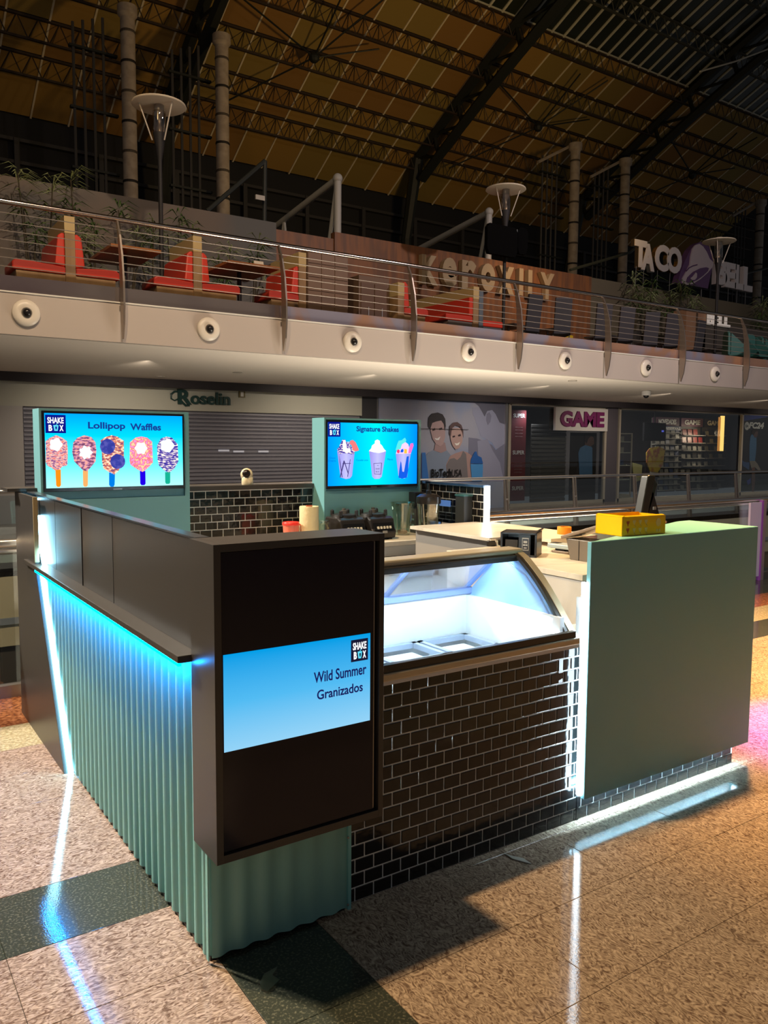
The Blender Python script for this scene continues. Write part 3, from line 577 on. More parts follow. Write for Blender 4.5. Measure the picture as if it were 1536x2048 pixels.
# ---- freezer
fz = thing('ice_cream_freezer', (1.05, .35, .74), 'ice cream display freezer with curved glass, lit white inside, empty bin frames', 'freezer')
FX0, FX1 = .56, 1.545
BEIGE = mat('freezer_champagne', (.50, .42, .29), .35, .3); FBLK = mat('freezer_black_edge', (.035, .028, .022), .35)
prof = [(-.008, .772), (.012, .795), (.040, .828), (.077, .872), (.112, .912), (.149, .952), (.185, .988), (.223, 1.020), (.255, 1.045), (.283, 1.065), (.310, 1.078), (.335, 1.086)]
def band(x0, x1, o0, o1, name, mt, pr_=prof):
    """curved bar following the glass profile, between normal offsets o0 and o1"""
    lo, hi = [], []
    for i, p in enumerate(pr_):
        a = pr_[max(i-1, 0)]; b_ = pr_[min(i+1, len(pr_)-1)]; ty, tz = b_[0]-a[0], b_[1]-a[1]; l = math.hypot(ty, tz); ny, nz = -tz/l, ty/l
        lo.append((p[0]+ny*o0, p[1]+nz*o0)); hi.append((p[0]+ny*o1, p[1]+nz*o1))
    mb = MB(); n = len(lo)
    for i in range(n-1):
        q = [lo[i], lo[i+1], hi[i+1], hi[i]]
        vs = [(x0, *c) for c in q]+[(x1, *c) for c in q]
        mb.add(vs, [(0, 1, 2, 3), (7, 6, 5, 4), (1, 5, 6, 2), (3, 7, 4, 0)[::1], (3, 2, 6, 7), (0, 4, 5, 1)])
    return mb.build(name, mt, fz, smooth=True)
band(FX1-.032, FX1, -.012, .008, 'side_frame', BEIGE); band(FX1-.052, FX1-.032, -.010, .005, 'frame_gasket', FBLK)
band(FX0, FX0+.03, -.012, .008, 'side_frame', BEIGE)
gm = MB(); GX = (FX0+.03, FX1-.052)
for p in prof: gm.v += [(GX[0], p[0], p[1]), (GX[1], p[0], p[1])]
gm.f = [(2*i, 2*i+1, 2*i+3, 2*i+2) for i in range(len(prof)-1)]
gm.build('curved_glass', glass('freezer_glass', (.95, .97, 1.0), .05), fz, smooth='all')
B(FX0, .315, 1.078, FX1, .405, 1.104).build('top_bar', BEIGE, fz, bevel=.008); B(FX0+.02, .300, 1.055, FX1-.045, .335, 1.079).build('frame_gasket', FBLK, fz)
B(FX0, -.012, .786, FX1-.02, .010, .812).build('front_gasket', FBLK, fz, bevel=.002)
B(FX0, -.018, .757, FX1, .04, .786).build('front_rail', BEIGE, fz, bevel=.006); B(FX0, -.010, .743, FX1+.005, .05, .757).build('front_lip', mat('lip_white', (.62, .62, .64), .4), fz)
FW = mat('freezer_white', (.80, .84, .86), .35)
B(FX0, .045, .60, FX1, .10, .757).build('front_liner', FW, fz)
B(1.478, .03, .60, 1.500, .62, .862).build('side_liner', FW, fz); B(FX0, .03, .60, FX0+.02, .62, .862).build('side_liner', FW, fz)
B(FX0, .605, .60, FX1, .64, .872).build('rear_liner', FW, fz)
B(FX0, .045, .58, FX1, .64, .600).build('tub_floor', FW, fz)
CHK = mat('side_panel_led_cast', (.30, .50, .88), .18)  # blue cast of cool LED and shade painted onto a white panel
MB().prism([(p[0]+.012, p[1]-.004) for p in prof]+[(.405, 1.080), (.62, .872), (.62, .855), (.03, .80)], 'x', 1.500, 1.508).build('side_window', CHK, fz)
MB().tube([(1.498, .36, 1.045), (1.498, .25, 1.00), (1.498, .17, .93), (1.498, .11, .86)], .004, 6).build('window_seam', mat('seam_blue', (.20, .32, .62), .3), fz, smooth=True)
RG = mat('rear_rail_blue', (.22, .30, .55), .3)
B(FX0, .595, .868, FX1-.04, .63, .90).build('rear_rail', RG, fz, bevel=.004)
MB().prism([(.41, 1.06), (.42, 1.066), (.615, .90), (.605, .895)], 'x', 1.470, 1.495).build('door_frame', RG, fz)
MB().prism([(.41, 1.06), (.42, 1.066), (.615, .90), (.605, .895)], 'x', 1.02, 1.045).build('door_frame', RG, fz)
MB().prism([(.412, 1.06), (.416, 1.062), (.612, .898), (.608, .896)], 'x', FX0, 1.03).build('sliding_glass', glass('slide_glass', (.80, .86, .98), .10), fz)
MB().prism([(.402, 1.055), (.406, 1.057), (.602, .893), (.598, .891)], 'x', 1.04, 1.48).build('sliding_glass', glass('slide_glass', (1, 1, 1)), fz)
BF = mat('bin_frame_grey', (.36, .44, .58), .4); BW = mat('bin_white', (.80, .85, .88), .4)
for i, (a, b_) in enumerate(((.600, .885), (.900, 1.180), (1.195, 1.465))):
    for j, (c, d) in enumerate(((.10, .335), (.355, .595))):
        fr = MB()
        for q in ((a, c, a+.022, d), (b_-.022, c, b_, d), (a, c, b_, c+.022), (a, d-.022, b_, d)): fr.box(q[0], q[1], .668, q[2], q[3], .690)
        f = fr.build('bin_frame', BF, fz)
        bn = MB().box(a+.03, c+.03, .604, b_-.03, d-.03, .660).build('bin', BW, f, bevel=.02)
TB = emis('freezer_tube', (.70, .92, 1.0), 80)
MB().tube([(FX0+.05, .350, 1.069), (1.45, .350, 1.069)], .009, 8).build('glow_tube', TB, fz)
MB().tube([(1.476, .158, .836), (1.476, .10, .815), (1.476, .02, .790), (1.476, .0, .785)], .008, 8).build('glow_tube', emis('freezer_edge_glint', (.9, .97, 1), 6), fz)  # glowing streak put in for the reflection at the lower right edge
# ---- black-tiled back wall with two screen pillars
bw = thing('kiosk_back_wall', (1.35, 2.68, 0), 'black brick-tiled low back wall of the kiosk with a black cap', 'wall')
B(.04, 2.668, 0, 2.79, 2.74, 1.240).build('grout_bed', GROUT, bw); B(.0, 2.640, 1.240, 2.80, 2.76, 1.268).build('cap', BLK, bw, bevel=.001)
tile_wall(bw, (.885, 2.668, .8885), (1, 0, 0), (0, 0, 1), (0, -1, 0), .95, .3515, .0770, .0495, TILE, off=-.02, d=.004)
B(-.10, 2.60, 1.268, .16, 2.80, 1.285).build('corner_cap', BLK, bw); B(-.04, 2.66, 0, .04, 2.74, 1.26).build('corner_post', BLK, bw)
rw = thing('kiosk_right_wall', (2.77, 2.3, 0), 'black brick-tiled right end wall of the kiosk with an LED at its end', 'wall')
B(2.757, 1.955, .90, 2.80, 2.66, 1.25).build('grout_bed', GROUT, rw); B(2.745, 1.950, 1.250, 2.805, 2.66, 1.266).build('cap', mat('cap_blue_lit', (.03, .07, .15), .2), rw)  # cap colour carries the blue light falling on its top
tile_wall(rw, (2.757, 2.655, .9035), (0, -1, 0), (0, 0, 1), (-1, 0, 0), .70, .3465, .0757, .0495, TILE, off=.01, d=.004)
B(2.762, 1.930, 1.012, 2.790, 1.952, 1.262).build('led_strip', emis('led_end', (.82, .92, 1.0), 14), rw)
# pillars
def pillar(x0, x1, z1, label):
    t = thing('screen_pillar', ((x0+x1)/2, 2.58, 0), label, 'pillar')
    B(x0, 2.518, 0, x1, 2.664, z1-.012).build('body', MINT, t); z0 = 1.235
    B(x0, 2.500, 0, x1, 2.518, z0-.012).build('lower_board', MINT, t)
    B(x0, 2.500, z1-.012, x1, 2.664, z1).build('top_board', MINT, t)
    B(x0, 2.500, z0-.012, x0+.012, 2.518, z1-.012).build('side_lip', MINT, t); B(x1-.030, 2.500, z0-.012, x1, 2.518, z1-.012).build('side_lip', MINT, t)
    return t
pillar(.052, .893, 1.722, 'left mint screen pillar behind the lollipop waffle screen')
pillar(1.826, 2.625, 1.712, 'right mint screen pillar behind the signature shakes screen')
def tv(x0, z0, x1, z1, label):
    t = thing('menu_screen', ((x0+x1)/2, 2.49, z0), label, 'television')
    B(x0, 2.494, z0, x1, 2.517, z1).build('housing', mat('tv_black', (.010, .010, .016), .2), t, bevel=.002)
    B((x0+x1)/2-.025, 2.4925, z0+.004, (x0+x1)/2+.025, 2.494, z0+.009).build('maker_mark', DSTEEL, t); return t
t1 = tv(.064, 1.268, .862, 1.709, 'left menu screen showing five Lollipop Waffles on sticks')
LP1 = B(.078, 2.4925, 1.288, .850, 2.4935, 1.697).build('lit_picture', emis('waffle_sky', (0, 0, 0), 0.97, ramp=[(0, S(178, 255, 255)), (.35, S(90, 245, 255)), (.7, S(0, 215, 255)), (1, S(0, 165, 255))]), t1)
t2 = tv(1.838, 1.236, 2.600, 1.693, 'right menu screen showing three Signature Shakes in cups')
LP2 = B(1.850, 2.4925, 1.256, 2.588, 2.4935, 1.681).build('lit_picture', emis('shake_sky', (0, 0, 0), 0.97, ramp=[(0, S(0, 150, 255)), (.3, S(0, 205, 255)), (.52, S(0, 238, 255)), (.75, S(0, 200, 255)), (1, S(0, 140, 255))], axis='X'), t2)
TY = 2.492
def tvf(pts, m_, t, d=1, name='picture_shape'): return flat(pts, TY-.0006*d, m_, name, t, .0005)
NAV = emis('tv_navy', S(20, 60, 140), 1)
l_ = [(0.082,1.589),(0.188,1.688)]; logo(LP1, l_[0][0], l_[1][0], l_[0][1], l_[1][1], TY-.0002, 'b')
text('Lollipop', 'lettering', NAV, LP1, ((0.409,1.629)[0], TY-.001, (0.409,1.629)[1]), .206, .049, .030, depth=.0005)
text('Waffles', 'lettering', NAV, LP1, ((0.630,1.630)[0], TY-.001, (0.630,1.630)[1]), .180, .040, .030, depth=.0005)
WN = [emis('waffle_a', S(228, 120, 120), 1, noise=(55, S(250, 205, 190), S(150, 90, 140), (1, 1, 2))), emis('waffle_b', S(120, 70, 100), 1, noise=(45, S(190, 130, 170), S(250, 170, 150), (1, 1, 2))),
      emis('waffle_c', S(255, 225, 200), 1, noise=(45, S(230, 130, 80), S(130, 80, 120), (1, 1, 2))), emis('waffle_d', S(255, 150, 205), 1, noise=(60, S(245, 90, 120), S(255, 210, 160))), emis('waffle_e', S(60, 50, 150), 1, noise=(45, S(110, 90, 180), S(255, 240, 225), (1, 1, 3)))]
WHT = emis('cream_white', (.98, .98, 1), 1.0); OREO = emis('cookie_navy', S(52, 58, 150), 1, noise=(30, S(60, 66, 160), S(84, 84, 170)))
tvf([(0.136,1.578),(0.167,1.564),(0.192,1.545),(0.195,1.495),(0.192,1.434),(0.189,1.412),(0.162,1.405),(0.149,1.390),(0.126,1.385),(0.110,1.399),(0.085,1.413),(0.078,1.435),(0.081,1.484),(0.081,1.544),(0.099,1.560)], WN[0], LP1, 1, 'waffle_picture')
tvf([(0.127,1.390),(0.155,1.390),(0.154,1.304),(0.147,1.295),(0.135,1.295),(0.129,1.304)], emis('stick_orange', S(255,140,20), 1), LP1, 1, 'waffle_picture')
tvf([(0.169,1.527),(0.164,1.516),(0.156,1.509),(0.151,1.499),(0.143,1.490),(0.132,1.493),(0.124,1.498),(0.114,1.499),(0.103,1.504),(0.102,1.516),(0.105,1.527),(0.103,1.537),(0.105,1.549),(0.115,1.554),(0.125,1.555),(0.134,1.561),(0.145,1.563),(0.153,1.554),(0.157,1.544),(0.164,1.537)], WHT, LP1, 2, 'waffle_picture')
tvf([(0.285,1.579),(0.323,1.569),(0.344,1.540),(0.348,1.495),(0.342,1.433),(0.319,1.405),(0.294,1.377),(0.275,1.383),(0.254,1.405),(0.228,1.433),(0.218,1.484),(0.225,1.539),(0.247,1.564)], WN[1], LP1, 1, 'waffle_picture')
tvf([(0.272,1.383),(0.300,1.382),(0.297,1.300),(0.290,1.292),(0.278,1.292),(0.272,1.301)], emis('stick_tan', S(240,170,100), 1), LP1, 1, 'waffle_picture')
tvf([(0.330,1.483),(0.321,1.475),(0.314,1.469),(0.316,1.456),(0.308,1.450),(0.296,1.456),(0.289,1.449),(0.279,1.444),(0.274,1.456),(0.269,1.462),(0.256,1.463),(0.256,1.474),(0.262,1.484),(0.256,1.493),(0.257,1.504),(0.270,1.505),(0.275,1.511),(0.281,1.523),(0.291,1.518),(0.298,1.511),(0.309,1.517),(0.317,1.511),(0.315,1.498),(0.321,1.492)], WHT, LP1, 2, 'waffle_picture')
tvf([(0.434,1.581),(0.468,1.572),(0.502,1.549),(0.500,1.431),(0.470,1.380),(0.444,1.356),(0.418,1.370),(0.385,1.392),(0.378,1.432),(0.378,1.512),(0.372,1.551),(0.400,1.570)], WN[2], LP1, 1, 'waffle_picture')
tvf([(0.416,1.378),(0.448,1.357),(0.445,1.300),(0.438,1.288),(0.422,1.289),(0.414,1.300)], emis('stick_blue', S(0,120,220), 1), LP1, 1, 'waffle_picture')
tvf([(0.453,1.516),(0.450,1.502),(0.442,1.488),(0.431,1.479),(0.417,1.474),(0.402,1.474),(0.388,1.479),(0.377,1.488),(0.371,1.502),(0.368,1.516),(0.371,1.531),(0.379,1.544),(0.390,1.554),(0.404,1.559),(0.419,1.559),(0.433,1.554),(0.444,1.544),(0.451,1.531)], OREO, LP1, 2, 'waffle_picture')
tvf([(0.507,1.431),(0.505,1.417),(0.497,1.404),(0.485,1.395),(0.472,1.390),(0.457,1.390),(0.443,1.395),(0.432,1.404),(0.425,1.418),(0.423,1.432),(0.426,1.446),(0.433,1.459),(0.445,1.468),(0.459,1.474),(0.473,1.473),(0.487,1.468),(0.498,1.459),(0.505,1.446)], OREO, LP1, 3, 'waffle_picture')
tvf([(0.604,1.575),(0.636,1.569),(0.666,1.545),(0.668,1.424),(0.638,1.392),(0.607,1.369),(0.579,1.384),(0.539,1.411),(0.533,1.431),(0.537,1.541),(0.571,1.569)], WN[3], LP1, 1, 'waffle_picture')
tvf([(0.591,1.375),(0.623,1.375),(0.623,1.301),(0.615,1.293),(0.599,1.293),(0.592,1.302)], emis('stick_indigo', S(30,0,220), 1), LP1, 1, 'waffle_picture')
tvf([(0.638,1.508),(0.632,1.499),(0.625,1.492),(0.623,1.484),(0.618,1.475),(0.608,1.475),(0.599,1.478),(0.590,1.475),(0.580,1.475),(0.575,1.484),(0.573,1.492),(0.567,1.499),(0.561,1.507),(0.567,1.516),(0.574,1.523),(0.576,1.531),(0.581,1.540),(0.591,1.540),(0.600,1.537),(0.609,1.540),(0.619,1.540),(0.624,1.531),(0.626,1.523),(0.633,1.516)], WHT, LP1, 2, 'waffle_picture')
tvf([(0.753,1.576),(0.786,1.569),(0.819,1.531),(0.822,1.429),(0.796,1.387),(0.764,1.362),(0.737,1.376),(0.704,1.406),(0.696,1.442),(0.695,1.524),(0.719,1.565)], WN[4], LP1, 1, 'waffle_picture')
tvf([(0.740,1.367),(0.771,1.367),(0.770,1.305),(0.763,1.297),(0.746,1.297),(0.740,1.306)], emis('stick_green', S(20,170,140), 1), LP1, 1, 'waffle_picture')
tvf([(0.800,1.523),(0.793,1.511),(0.784,1.502),(0.778,1.492),(0.768,1.482),(0.754,1.484),(0.743,1.490),(0.731,1.492),(0.719,1.498),(0.717,1.511),(0.719,1.523),(0.717,1.535),(0.720,1.548),(0.732,1.554),(0.745,1.556),(0.756,1.562),(0.769,1.564),(0.779,1.555),(0.785,1.544),(0.794,1.535)], emis('cream_blue', S(235,248,255), 1), LP1, 2, 'waffle_picture')
l_ = [(1.850,1.586),(1.946,1.684)]; logo(LP2, l_[0][0], l_[1][0], l_[0][1], l_[1][1], TY-.0002, 'b')
text('Signature Shakes', 'lettering', NAV, LP2, ((2.249,1.636)[0], TY-.001, (2.249,1.636)[1]), .352, .047, .030, depth=.0005)
CUPM = emis('cup_lilac', S(176,168,238), 1, ramp=[(0, S(150,140,225)), (.5, S(190,188,245)), (1, S(150,150,230))], axis='X'); CUPL = emis('cup_line', S(70,60,120), 1); CUPV = emis('cup_violet', S(160,150,232), 1)
tvf([(1.921,1.490),(2.060,1.490),(2.039,1.323),(2.023,1.305),(1.990,1.301),(1.947,1.313)], CUPM, LP2, 1, 'shake_picture')
tvf([(1.926,1.490),(1.920,1.504),(1.936,1.518),(1.946,1.541),(1.962,1.566),(1.981,1.568),(1.992,1.550),(2.011,1.554),(2.022,1.527),(2.044,1.509),(2.060,1.490),(2.057,1.472),(2.033,1.467),(2.017,1.472),(1.989,1.474),(1.962,1.477),(1.941,1.468)], WN[4], LP2, 2, 'shake_picture')
tvf([(1.968,1.564),(1.984,1.564),(1.997,1.509),(2.022,1.509),(2.027,1.486),(2.000,1.479),(1.968,1.490),(1.962,1.527)], WHT, LP2, 3, 'shake_picture')
tvf([(2.022,1.560),(2.043,1.565),(2.065,1.551),(2.088,1.509),(2.093,1.495),(2.066,1.487),(2.044,1.495),(2.033,1.527),(2.016,1.541)], emis('kit_red', S(232,120,120), 1), LP2, 3, 'shake_picture')
tvf([(1.936,1.463),(1.946,1.417),(1.963,1.315),(1.958,1.311),(1.942,1.408)], CUPL, LP2, 2, 'drizzle')
tvf([(1.971,1.426),(1.979,1.417),(1.947,1.311),(1.941,1.314)], CUPL, LP2, 2, 'drizzle')
tvf([(1.971,1.426),(1.978,1.425),(2.012,1.338),(2.006,1.335)], CUPL, LP2, 2, 'drizzle')
tvf([(2.022,1.435),(2.026,1.434),(2.006,1.315),(2.001,1.317)], CUPL, LP2, 2, 'drizzle')
tvf([(1.963,1.408),(2.028,1.409),(2.028,1.405),(1.963,1.403)], CUPL, LP2, 2, 'drizzle')
tvf([(2.176,1.490),(2.317,1.490),(2.307,1.433),(2.283,1.312),(2.263,1.297),(2.223,1.297),(2.203,1.313),(2.186,1.434)], CUPM, LP2, 1, 'shake_picture')
tvf([(2.174,1.490),(2.194,1.509),(2.199,1.528),(2.222,1.542),(2.224,1.561),(2.244,1.570),(2.264,1.561),(2.267,1.540),(2.284,1.528),(2.296,1.509),(2.317,1.490),(2.296,1.483),(2.256,1.476),(2.211,1.482)], WHT, LP2, 2, 'shake_picture')
tvf([(2.214,1.405),(2.217,1.406),(2.223,1.332),(2.220,1.331)], CUPL, LP2, 2, 'cup_label')
tvf([(2.214,1.406),(2.282,1.409),(2.282,1.406),(2.217,1.403)], CUPL, LP2, 2, 'cup_label')
tvf([(2.278,1.407),(2.283,1.407),(2.276,1.329),(2.272,1.329)], CUPL, LP2, 2, 'cup_label')
tvf([(2.220,1.333),(2.276,1.331),(2.276,1.327),(2.220,1.330)], CUPL, LP2, 2, 'cup_label')
text('THE', 'lettering', CUPL, LP2, ((2.248,1.390)[0], TY-.001, (2.248,1.390)[1]), .014, .008, .01, depth=.0004)
text('SHAKE', 'lettering', CUPL, LP2, ((2.248,1.367)[0], TY-.001, (2.248,1.367)[1]), .034, .012, .01, depth=.0004)
text('BOX', 'lettering', CUPL, LP2, ((2.248,1.348)[0], TY-.001, (2.248,1.347)[1]), .030, .012, .01, depth=.0004)
tvf([(2.401,1.471),(2.532,1.471),(2.515,1.393),(2.501,1.305),(2.480,1.296),(2.438,1.297),(2.425,1.317),(2.410,1.413)], CUPM, LP2, 1, 'shake_picture')
tvf([(2.426,1.302),(2.432,1.355),(2.443,1.418),(2.449,1.408),(2.458,1.345),(2.473,1.342),(2.496,1.451),(2.514,1.454),(2.509,1.354),(2.498,1.301),(2.456,1.295)], emis('syrup_blue', S(20,90,220), 1), LP2, 2, 'shake_picture')
tvf([(2.398,1.495),(2.412,1.538),(2.424,1.562),(2.453,1.567),(2.465,1.577),(2.480,1.584),(2.490,1.567),(2.483,1.548),(2.453,1.538),(2.442,1.509),(2.424,1.495)], emis('cream_aqua', S(90,225,225), 1), LP2, 2, 'shake_picture')
tvf([(2.453,1.538),(2.483,1.553),(2.507,1.539),(2.513,1.510),(2.508,1.490),(2.407,1.490),(2.401,1.471),(2.532,1.471),(2.526,1.490),(2.472,1.509),(2.442,1.509)], emis('cream_pinkish', S(235,205,235), 1), LP2, 3, 'shake_picture')
tvf([(2.528,1.544),(2.549,1.546),(2.554,1.529),(2.532,1.476),(2.508,1.473),(2.513,1.505)], emis('straw_pink', S(245,110,200), 1), LP2, 4, 'shake_picture')
tvf([(2.434,1.488),(2.432,1.480),(2.426,1.475),(2.417,1.475),(2.411,1.480),(2.408,1.488),(2.411,1.495),(2.417,1.501),(2.425,1.501),(2.432,1.495)], emis('candy_red', S(245,60,110), 1), LP2, 4, 'shake_picture')
tvf([(2.439,1.481),(2.445,1.500),(2.463,1.506),(2.467,1.490),(2.460,1.480)], emis('candy_blue', S(20,90,230), 1), LP2, 4, 'shake_picture')
tvf([(2.473,1.505),(2.496,1.502),(2.496,1.473),(2.473,1.473)], emis('candy_amber', S(245,190,60), 1), LP2, 4, 'shake_picture')
text('Choco', 'lettering', emis('tiny_blue', S(0,110,190), 1), LP2, ((1.882,1.445)[0], TY-.001, (1.882,1.445)[1]), 0.05, .014, depth=.0004)
text('Dreams', 'lettering', emis('tiny_blue', S(0,110,190), 1), LP2, ((1.881,1.426)[0], TY-.001, (1.881,1.426)[1]), 0.06, .014, depth=.0004)
text('Cocada Loca', 'lettering', emis('tiny_blue', S(0,110,190), 1), LP2, ((2.120,1.429)[0], TY-.001, (2.120,1.429)[1]), 0.095, .014, depth=.0004)
text('Mania', 'lettering', emis('tiny_blue', S(0,110,190), 1), LP2, ((2.353,1.432)[0], TY-.001, (2.353,1.432)[1]), 0.045, .014, depth=.0004)
# ---------------------------------------------------------------- counters inside the kiosk
MARB = mat('cream_marble', (.72, .66, .55), .28, noise=(3.0, (.50, .44, .36), .46, .72, (1, 1, 1), 6, 1.2))
LAM = mat('cream_laminate', (.62, .59, .53), .45); LAMG = mat('grey_laminate', (.48, .45, .42), .5)
bc = thing('back_counter', (2.0, 2.3, 0), 'low cream back counter under the two menu screens', 'counter')
B(.90, 2.085, .880, 2.742, 2.499, .910).build('worktop', MARB, bc, bevel=.002); B(.9, 2.499, .88, 1.82, 2.66, .888).build('rear_ledge', MARB, bc)
B(.90, 2.105, .812, 2.742, 2.125, .880).build('drawer_front', LAM, bc); B(.90, 2.14, .05, 2.742, 2.16, .800).build('cabinet_front', LAMG, bc)
B(.90, 2.12, .800, 2.742, 2.15, .812).build('shadow_gap', DARK, bc)
fcn = thing('service_counter', (2.3, .7, 0), 'cream marble service counter between the freezer and the mint panel', 'counter')
B(1.868, .27, .940, 2.70, 1.24, .966).build('worktop', mat('service_marble', (.74, .67, .54), .25, noise=(3.2, (.50, .43, .34), .48, .74, (1, 2, 1), 6, 1.2)), fcn, bevel=.001)
B(1.874, .275, .0, 1.892, 1.24, .940).build('side_panel', mat('side_marble', (.66, .61, .54), .35, noise=(2.4, (.50, .46, .40), .5, .78, (1, 1, 1), 5, 1.0)), fcn); B(1.89, .285, 0, 2.70, .30, .94).build('front_board', LAM, fcn); B(2.68, .30, 0, 2.70, 1.24, .94).build('end_board', LAM, fcn)
br = thing('raised_bar', (2.5, 1.6, 0), 'raised marble-topped bar with grey side panel at the right rear of the kiosk', 'counter')
B(2.195, 1.26, .992, 2.845, 2.03, 1.012).build('worktop', MARB, br, bevel=.001); B(2.46, 1.04, .992, 2.845, 1.26, 1.012).build('worktop', MARB, br)
B(2.235, 1.262, 0, 2.252, 2.02, .992).build('side_panel', mat('bar_side_grey', (.34, .31, .28), .45), br); B(2.25, 1.99, 0, 2.80, 2.01, .992).build('rear_panel', LAMG, br)
B(2.455, 1.045, .966, 2.80, 1.06, .992).build('step_front', LAM, br)
# round lid below the back counter
t = thing('waste_bin', (1.608,1.243)+(0,), 'round cream bin lid just above the freezer, below the back counter', 'bin')
cx, cy = t['_o'][0], t['_o'][1]
MB().lathe([(.11, 0), (.13, .82), (.14, .905), (.152, .91), (.152, .925), (.10, .938), (.001, .941)], (cx, cy, 0), 28).build('body', mat('bin_cream', (.62, .55, .40), .45), t, smooth=True)
B(cx-.06, cy-.02, .939, cx+.02, cy+.02, .944).build('lid_slot', DARK, t)
# ---------------------------------------------------------------- small things on the counters
t = thing('security_camera', (1.357, 2.69, 1.268), 'small white pan-and-tilt camera on the black-capped back wall', 'camera')
MB().lathe([(.036, 0), (.038, .006), (.037, .045), (.034, .050)], (1.357, 2.69, 1.268), 24).build('base', mat('camera_cream', (.72, .62, .42), .35), t, smooth=True)
MB().ball((1.357, 2.70, 1.334), .041, 20, 1.05).build('head_shell', mat('camera_cream', (0, 0, 0)), t, smooth='all')
MB().ball((1.344, 2.676, 1.342), .027, 20).build('lens_ball', mat('lens_brown', (.02, .012, .008), .25, spec=.3), t, smooth='all')
MB().ball((1.334, 2.654, 1.350), .008, 12).build('lens', BLACKP, t, smooth='all')
def sit(nm, x, y, z, label, cat): return thing(nm, (x, y, z), label, cat)
CT = .910
t = sit('plastic_tub', 1.50, 2.35, CT, 'small coral plastic tub with red lid beside the paper roll', 'tub')
CORAL = mat('coral_plastic', (.85, .20, .13), .35)
MB().lathe([(.040, 0), (.044, .004), (.052, .118), (.050, .118)], (1.498, 2.35, CT), 28).build('body', CORAL, t, smooth=True)
MB().lathe([(.001, .135), (.050, .136), (.054, .132), (.0555, .120), (.053, .116)][::-1], (1.498, 2.35, CT), 28).build('lid', mat('red_lid', (.85, .045, .035), .3), t, smooth=True)
B(1.548, 2.34, CT+.112, 1.562, 2.36, CT+.120).build('lid_tab', mat('red_lid', (0, 0, 0)), t)
t = sit('paper_roll', 1.628, 2.35, CT, 'tall cream paper towel roll standing by the left edge of the right pillar', 'paper roll')
MB().lathe([(.020, .005), (.061, 0), (.062, .004), (.062, .225), (.060, .230), (.020, .228), (.018, .20)], (1.628, 2.35, CT), 32).build('paper', mat('paper_cream', (.74, .62, .36), .8, bump=(60, .3)), t, smooth=True)
MB().lathe([(.021, .0), (.021, .236), (.017, .236), (.017, .20)], (1.628, 2.35, CT), 16).build('core', mat('roll_core_red', (.40, .10, .04), .6), t)
CG = glass('clear_plastic', (.90, .92, .88), .17, (1, .95, .85), .05)
t = sit('glass_jar', 1.73, 2.36, CT, 'low clear jar with rounded rim right of the paper roll', 'jar')
MB().lathe([(.001, 0), (.040, 0), (.044, .01), (.044, .085), (.036, .10), (.036, .112), (.046, .118), (.046, .134), (.042, .136)], (1.735, 2.36, CT), 24).build('body', CG, t, smooth=True)
def blender_base(x, y, label):
    t = sit('blender', x, y, CT, label, 'blender')
    G = mat('blender_black', (.022, .019, .018), .32)
    pr_ = [(y-.11, CT+.008), (y-.125, CT+.055), (y-.105, CT+.075), (y-.090, CT+.135), (y-.06, CT+.150), (y+.10, CT+.150), (y+.11, CT+.12), (y+.11, CT+.008)]
    MB().prism(pr_, 'x', x-.095, x+.095).build('body', G, t, bevel=.008)
    MB().lathe([(.085, .150), (.080, .165), (.050, .172), (.001, .172)], (x, y+.02, CT), 24).build('jug_seat', G, t, smooth=True)
    for a, c in ((-.06, -.04), (.06, -.04), (-.06, .07), (.06, .07)): MB().lathe([(.013, .155), (.012, .190), (.006, .196), (.001, .197)], (x+a, y+c, CT), 10).build('centering_peg', G, t, smooth=True)
    MB().lathe([(.026, .170), (.024, .192), (.012, .194), (.012, .205), (.001, .206)], (x, y+.02, CT), 14).build('drive_coupling', mat('coupling_grey', (.08, .07, .06), .3), t, smooth=True)
    T = Matrix.Translation((x, y-.108, CT+.083)) @ Matrix.Rotation(math.radians(-25), 4, 'X')
    cpn = B(-.078, -.006, -.022, .078, .006, .030, T).build('control_panel', mat('panel_black', (.008, .008, .008), .15), t, bevel=.003)
    for k in range(5): B(-.055+.024*k, -.012, -.014, -.040+.024*k, -.004, .004, T).build('button', mat('button_ivory', (.62, .58, .48), .4), cpn, bevel=.002)
    B(x-.018, y-.128, CT+.045, x+.018, y-.124, CT+.062).build('badge', mat('badge_grey', (.35, .34, .32), .3), t)
    for a in (-.07, .07): B(x+a-.012, y-.09, CT, x+a+.012, y+.09, CT+.01).build('foot', BLACKP, t)
blender_base(1.895, 2.34, 'left black blender base without its jug, on the back counter')
blender_base(2.105, 2.31, 'right black blender base without its jug, half hidden by the display cabinet')
JX, JY = (2.377,1.048)[0], 2.37
t = sit('blender_jug', JX, JY, CT, 'empty clear blender jug with wide spout standing on the back counter', 'jug')
MB().lathe([(.001, .012), (.046, .010), (.050, 0), (.054, .010), (.056, .05), (.062, .10), (.080, .215), (.086, .225), (.083, .227), (.076, .215), (.058, .10), (.050, .05), (.001, .045)], (JX, JY, CT), 28).build('jug', CG, t, smooth=True)
for k in range(4):
    a = math.pi/4+k*math.pi/2; MB().tube([(JX+.050*math.cos(a), JY+.050*math.sin(a), CT+.03), (JX+.074*math.cos(a), JY+.074*math.sin(a), CT+.21)], .004, 6).build('rib', CG, t)
MB().prism([(JX-.085, CT+.232), (JX-.047, CT+.215), (JX-.062, CT+.200)], 'y', JY-.03, JY+.02).build('spout', CG, t)
MB().lathe([(.001, .014), (.034, .014), (.036, .03), (.012, .04), (.001, .042)], (JX, JY, CT), 18).build('blade_hub', mat('hub_brown', (.20, .14, .07), .4), t, smooth=True)
